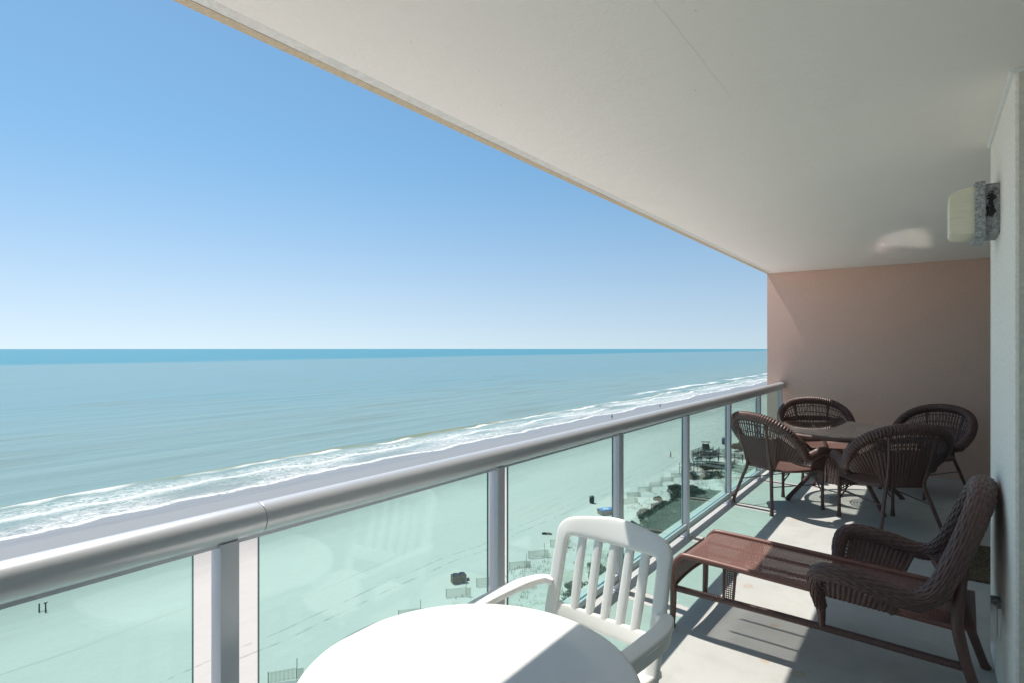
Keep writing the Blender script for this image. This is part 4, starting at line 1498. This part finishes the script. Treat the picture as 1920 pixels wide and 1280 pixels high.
# people: one skinned body, clothes and hair as children
def person(x, y, face, label, stride=0.16, top='cloth', arm=0.0, group=None):
    me = bpy.data.meshes.new('person')
    J = {'pel': (0, 0, 0.93), 'wai': (0, 0.01, 1.08), 'che': (0, 0, 1.30), 'nk': (0, 0.01, 1.47), 'hd': (0, 0.03, 1.60), 'ht': (0, 0.02, 1.70),
         'hl': (-0.10, 0, 0.88), 'hr': (0.10, 0, 0.88), 'kl': (-0.10, stride * 0.6 + 0.03, 0.50), 'kr': (0.10, -stride * 0.25 + 0.03, 0.49),
         'al': (-0.10, stride, 0.08), 'ar': (0.10, -stride, 0.10), 'tl': (-0.11, stride + 0.17, 0.03), 'tr': (0.11, -stride + 0.15, 0.03),
         'sl': (-0.18, 0, 1.41), 'sr': (0.18, 0, 1.41), 'el': (-0.25, -0.06 * (1 - arm), 1.14 + 0.1 * arm), 'er': (0.25, 0.05 + 0.1 * arm, 1.14),
         'wl': (-0.26, 0.06 + 0.15 * arm, 0.92 + 0.25 * arm), 'wr': (0.26, 0.14 + 0.1 * arm, 0.93 + 0.2 * arm), 'fl': (-0.26, 0.10 + 0.18 * arm, 0.82 + 0.25 * arm), 'fr': (0.25, 0.19 + 0.1 * arm, 0.84 + 0.2 * arm)}
    rad = {'pel': .145, 'wai': .125, 'che': .15, 'nk': .06, 'hd': .095, 'ht': .07, 'hl': .09, 'hr': .09, 'kl': .06, 'kr': .06, 'al': .042, 'ar': .042, 'tl': .035, 'tr': .035,
           'sl': .062, 'sr': .062, 'el': .043, 'er': .043, 'wl': .032, 'wr': .032, 'fl': .026, 'fr': .026}
    E = ['pel-wai', 'wai-che', 'che-nk', 'nk-hd', 'hd-ht', 'pel-hl', 'pel-hr', 'hl-kl', 'hr-kr', 'kl-al', 'kr-ar', 'al-tl', 'ar-tr', 'che-sl', 'che-sr', 'sl-el', 'sr-er', 'el-wl', 'er-wr', 'wl-fl', 'wr-fr']
    ks = list(J)
    me.from_pydata([J[k] for k in ks], [tuple(ks.index(q) for q in e.split('-')) for e in E], [])
    o = bpy.data.objects.new('person', me)
    C.objects.link(o)
    md = o.modifiers.new('skin', 'SKIN')
    md.use_smooth_shade = True
    sv = me.skin_vertices[0].data
    for i, k in enumerate(ks):
        sv[i].radius = (rad[k], rad[k] * 0.85)
        sv[i].use_root = (k == 'pel')
    sb = o.modifiers.new('sub', 'SUBSURF')
    sb.levels = sb.render_levels = 1
    me.materials.append(M['skin'])
    m = MB()                            # shirt and trousers follow the body a little larger
    m.lathe([(0.150, 0.86), (0.162, 0.95), (0.150, 1.08), (0.178, 1.28), (0.20, 1.40), (0.12, 1.47)], 16)
    for q in m.v:
        q[:, 1] *= 0.78
    for s in ('l', 'r'):
        m.tube([(*J['s' + s], 0.075), (*J['e' + s], 0.058)], 0, 10)
    m.build('shirt', top, o)
    m = MB()
    for s in ('l', 'r'):
        m.tube([(J['h' + s][0], 0, 0.95, 0.115), (*J['k' + s], 0.078), (*J['a' + s], 0.06)], 0, 10)
    m.build('trousers', 'cloth', o)
    m = MB()
    m.lathe([(0.105, 1.60), (0.112, 1.66), (0.09, 1.72), (0.02, 1.75)], 14, (0, 0.01, 0))
    m.build('hair', 'hair', o)
    o.location = (x, y, sz(x, y))
    o.rotation_euler = (0, 0, face)
    return tag(o, label, 'person', group)
person(-59.1, 159.3, R(100), 'person in dark clothes walking on dry sand beyond the fourth railing post', 0.2)
person(-114.6, 236.0, R(15), 'person in dark clothes walking on the wet sand, nearer of two above the rail', 0.14)
person(-116.0, 297.0, R(10), 'person standing far off on the wet sand, farther of two above the rail', 0.06)

# ---------------------------------------------------------------- boardwalks
def walkway(t, pts, w, h, woodm, railm, post_gap=1.9, rails=(0.45, 0.75, 1.05), legs=True):
    """Deck along pts (x, y, deck height above sand) in world metres relative to t's location."""
    ox, oy, oz = t.location
    deck, posts, rl = MB(), MB(), MB()
    for (xa, ya, za), (xb, yb, zb) in zip(pts[:-1], pts[1:]):
        L = math.hypot(xb - xa, yb - ya)
        ang = math.atan2(yb - ya, xb - xa)
        rm = rotz(ang)
        n = max(1, int(L / 0.30))
        for i in range(n):
            u = (i + 0.5) / n
            deck.box((lerp(xa, xb, u) - ox, lerp(ya, yb, u) - oy, lerp(za, zb, u)), (L / n - 0.02, w, 0.06), rm)
        nx, ny = -math.sin(ang), math.cos(ang)
        for s in (-1, 1):
            for rz_ in rails:
                A = np.array([xa - ox + nx * s * w / 2, ya - oy + ny * s * w / 2, za + rz_])
                B = np.array([xb - ox + nx * s * w / 2, yb - oy + ny * s * w / 2, zb + rz_])
                rl.tube([A, B], 0.045, 4)
            k = max(1, int(L / post_gap))
            for i in range(k + 1):
                u = i / k
                px_, py_, pz_ = lerp(xa, xb, u) - ox + nx * s * w / 2, lerp(ya, yb, u) - oy + ny * s * w / 2, lerp(za, zb, u)
                posts.box((px_, py_, pz_ + 0.1 - (0.5 if legs else 0)), (0.11, 0.11, 1.95 + (1.0 if legs else 0)))
    deck.build('deck', woodm, t, smooth=0)
    rl.build('hand_rail', railm, t, smooth=0)
    posts.build('post_row', woodm, t, smooth=0)

b = thing('beach_boardwalk', 'dark wooden boardwalk with switchback ramps down to the sand', 'boardwalk', (-50, 160, -29.35))
walkway(b, [(-16, 164.5, 1.7), (-34, 162.2, 1.5), (-46, 160.0, 1.4), (-52.5, 158.5, 1.2)], 2.2, 1.3, 'darkwood', 'darkwood', 1.9)
walkway(b, [(-52.8, 160.5, 1.2), (-53.4, 174.0, 0.55)], 1.7, 1.0, 'darkwood', 'darkwood', 1.5)
walkway(b, [(-50.8, 174.5, 0.55), (-49.9, 163.0, 0.25)], 1.7, 1.0, 'darkwood', 'darkwood', 1.5)
b = thing('dune_walkover', 'pale railed dune walkover with dark shade beneath, nearer than the dark boardwalk', 'walkover', (-45, 143, -29.2))
walkway(b, [(-48.4, 139.0, 1.5), (-48.0, 145.6, 1.6)], 2.0, 1.4, 'darkwood', 'palewood', 2.2, (0.55, 1.05))
walkway(b, [(-47.5, 145.4, 1.6), (-33.0, 143.2, 1.6), (-20.0, 141.6, 1.6)], 2.2, 1.4, 'darkwood', 'palewood', 2.4, (0.05, 0.55, 1.05))

def low_wall(x0, x1, y, h, label, mat):
    m = MB()
    z = sz(x0, y)
    m.box(((x0 + x1) / 2, y, z + h / 2 - 0.4), (x1 - x0, 0.35, h + 0.8))
    m.box(((x0 + x1) / 2, y, z + h + 0.05), (x1 - x0 + 0.1, 0.5, 0.1))
    return tag(m.build('low_wall', mat, bevel=0.02), label, 'low wall')
low_wall(-41.0, -18, 121.6, 0.9, 'low pale wall across the dune just beyond the fourth railing post', 'whitewall')
low_wall(-37.5, -18, 93.5, 0.6, 'low grey wall in the dune shrubs between third and fourth railing posts', 'wood')
low_wall(-34.5, -18, 69.0, 0.7, 'low grey wall in the shrubs behind the white chair slats', 'wood')

# ---------------------------------------------------------------- dune plants
def make_shrub(name, wx, wy, h, nleaf, mat, seed, leaf=0.16):
    r2 = np.random.default_rng(seed)
    t = thing(name, 'x', 'shrub')
    nb = 14
    cent = np.stack([r2.uniform(-wx, wx, nb) * 0.62, r2.uniform(-wy, wy, nb) * 0.62, r2.uniform(0.35, 0.85, nb) * h], 1)
    rad_ = r2.uniform(0.22, 0.42, nb) * min(wx, wy) + 0.1
    ci = r2.integers(0, nb, nleaf)
    d = unit(r2.normal(0, 1, (nleaf, 3)))
    p = cent[ci] + d * (rad_[ci] * r2.uniform(0.45, 1.08, nleaf) ** 0.6)[:, None] * np.array([1, 1, 0.75])
    p[:, 2] = np.abs(p[:, 2])
    a1 = unit(r2.normal(0, 1, (nleaf, 3)) + np.array([0, 0, 0.4]))
    a2 = unit(np.cross(a1, unit(r2.normal(0, 1, (nleaf, 3)))))
    ls = r2.uniform(0.6, 1.3, nleaf)[:, None] * leaf
    V = np.stack([p - a1 * ls, p + a2 * ls * 0.45, p + a1 * ls, p - a2 * ls * 0.45], 1).reshape(-1, 3)
    F = np.arange(nleaf * 4).reshape(-1, 4)
    m = MB()
    m.add(V, F)
    m.build('foliage', mat, t, smooth=0)
    m = MB()
    for k in range(nb):
        m.tube([(0, 0, -0.2, 0.05), (*(cent[k] * np.array([0.4, 0.4, 0.5])), 0.035), (*cent[k], 0.012)], 0, 5, n=5)
    m.build('stem', 'stem', t, smooth=0)
    return t
protos = [make_shrub('dune_shrub', 2.3, 2.0, 1.7, 2600, 'leafd', 1), make_shrub('dune_shrub', 1.7, 2.2, 1.4, 2200, 'leafd', 2), make_shrub('dune_shrub', 1.5, 1.4, 1.1, 1500, 'leafm', 4, 0.13)]
DARK = 'dark leafy shrub in the dense dune thicket seen through the railing glass'
PALE = 'grey green low shrub on the pale edge of the dune thicket'
FAR = 'dark shrub on the dune close below the two boardwalks'
BROWN = 'grey brown shrub on the dune beyond the dark boardwalk'
places = []
r3 = random.Random(11)
for (x, y) in [(-42.8, 119), (-41.0, 116), (-39.2, 118.5), (-40.2, 112.5), (-37.6, 114), (-38.4, 109), (-35.6, 111), (-37.0, 105), (-34.4, 106.5), (-35.2, 101), (-37.2, 99), (-33.2, 102.5), (-32.6, 97.5),
               (-36.2, 117.5), (-34.0, 115.5), (-35.4, 96.5), (-33.8, 91.5), (-32.2, 88.0), (-34.6, 86.5), (-33.2, 82.0), (-34.2, 77.5), (-32.6, 73.5), (-33.8, 66.5), (-32.0, 63.5), (-33.4, 60.0), (-31.6, 56.5), (-31.0, 69.0), (-31.2, 78.5), (-31.2, 92.5), (-39.9, 104.0), (-39.2, 100.5), (-38.6, 96.5), (-40.9, 107.5), (-37.9, 92.8), (-36.6, 88.8), (-36.0, 83.5), (-40.0, 120.5)]:
    places.append((x, y, r3.choice((0, 0, 1)), DARK, 'dark shrubs of the dune thicket', 1.0))
for (x, y) in [(-42.6, 102), (-41.2, 96.5), (-42.3, 108), (-38.2, 87.5), (-37.8, 82.5), (-36.8, 76.0), (-44.2, 112.5), (-37.0, 70.5), (-36.0, 64.0), (-39.6, 85.0), (-40.6, 91.0)]:
    places.append((x, y, 2, PALE, 'pale shrubs at the thicket edge', 0.75))
for (x, y) in [(-46.0, 148.5), (-44.2, 150.5), (-42.0, 149.5), (-40.0, 150.5), (-38.0, 149.5), (-43.0, 139.0), (-41.0, 137.5), (-45.2, 136.0), (-39.0, 138.5), (-36.0, 150), (-34.0, 149), (-32, 150)]:
    places.append((x, y, r3.choice((0, 1)), FAR, 'shrubs by the boardwalks', 0.95))
for (x, y) in [(-45.0, 181), (-43.2, 186), (-46.2, 191), (-42.0, 193), (-40.0, 184), (-38.0, 190), (-44.0, 199), (-36.5, 182)]:
    places.append((x, y, 2, BROWN, 'shrubs beyond the boardwalk', 1.9))
used = set()
for (x, y, k, lab, grp, s) in places:
    src = protos[k]
    if k not in used:
        o = src
        used.add(k)
    else:
        o = copy_tree(src)
    o.location = (x, y, sz(x, y) - 0.1)
    o.rotation_euler = (0, 0, r3.uniform(0, 6.28))
    q = s * r3.uniform(0.85, 1.2)
    o.scale = (q * 1.1, q * 1.1, q)
    tag(o, lab, 'shrub', grp)

ng = 5200
gxp = rng.uniform(-47, -30, ng)
gyp = rng.uniform(48, 205, ng)
dens = 0.5 + 0.5 * np.sin(gxp * 0.7 + 2 * np.sin(gyp * 0.13)) * np.sin(gyp * 0.31)
ok = dens > rng.uniform(0.25, 1.0, ng)
gxp, gyp = gxp[ok], gyp[ok]
Vs, Fs = [], []
for x, y in zip(gxp, gyp):
    z = sz(x, y)
    for k in range(5):
        a = rng.uniform(0, 2 * PI)
        h = rng.uniform(0.25, 0.65)
        l = rng.uniform(0.1, 0.35)
        d = np.array([math.cos(a), math.sin(a)])
        w = np.array([-d[1], d[0]]) * 0.02
        bx, by = x + rng.uniform(-.25, .25), y + rng.uniform(-.25, .25)
        n0 = len(Vs)
        Vs += [(bx - w[0], by - w[1], z - 0.05), (bx + w[0], by + w[1], z - 0.05), (bx + d[0] * l, by + d[1] * l, z + h)]
        Fs.append((n0, n0 + 1, n0 + 2))
m_ = MB()
m_.poly(np.array(Vs), Fs)
tag(m_.build('dune_grass', 'grass', smooth=0), kind='stuff')
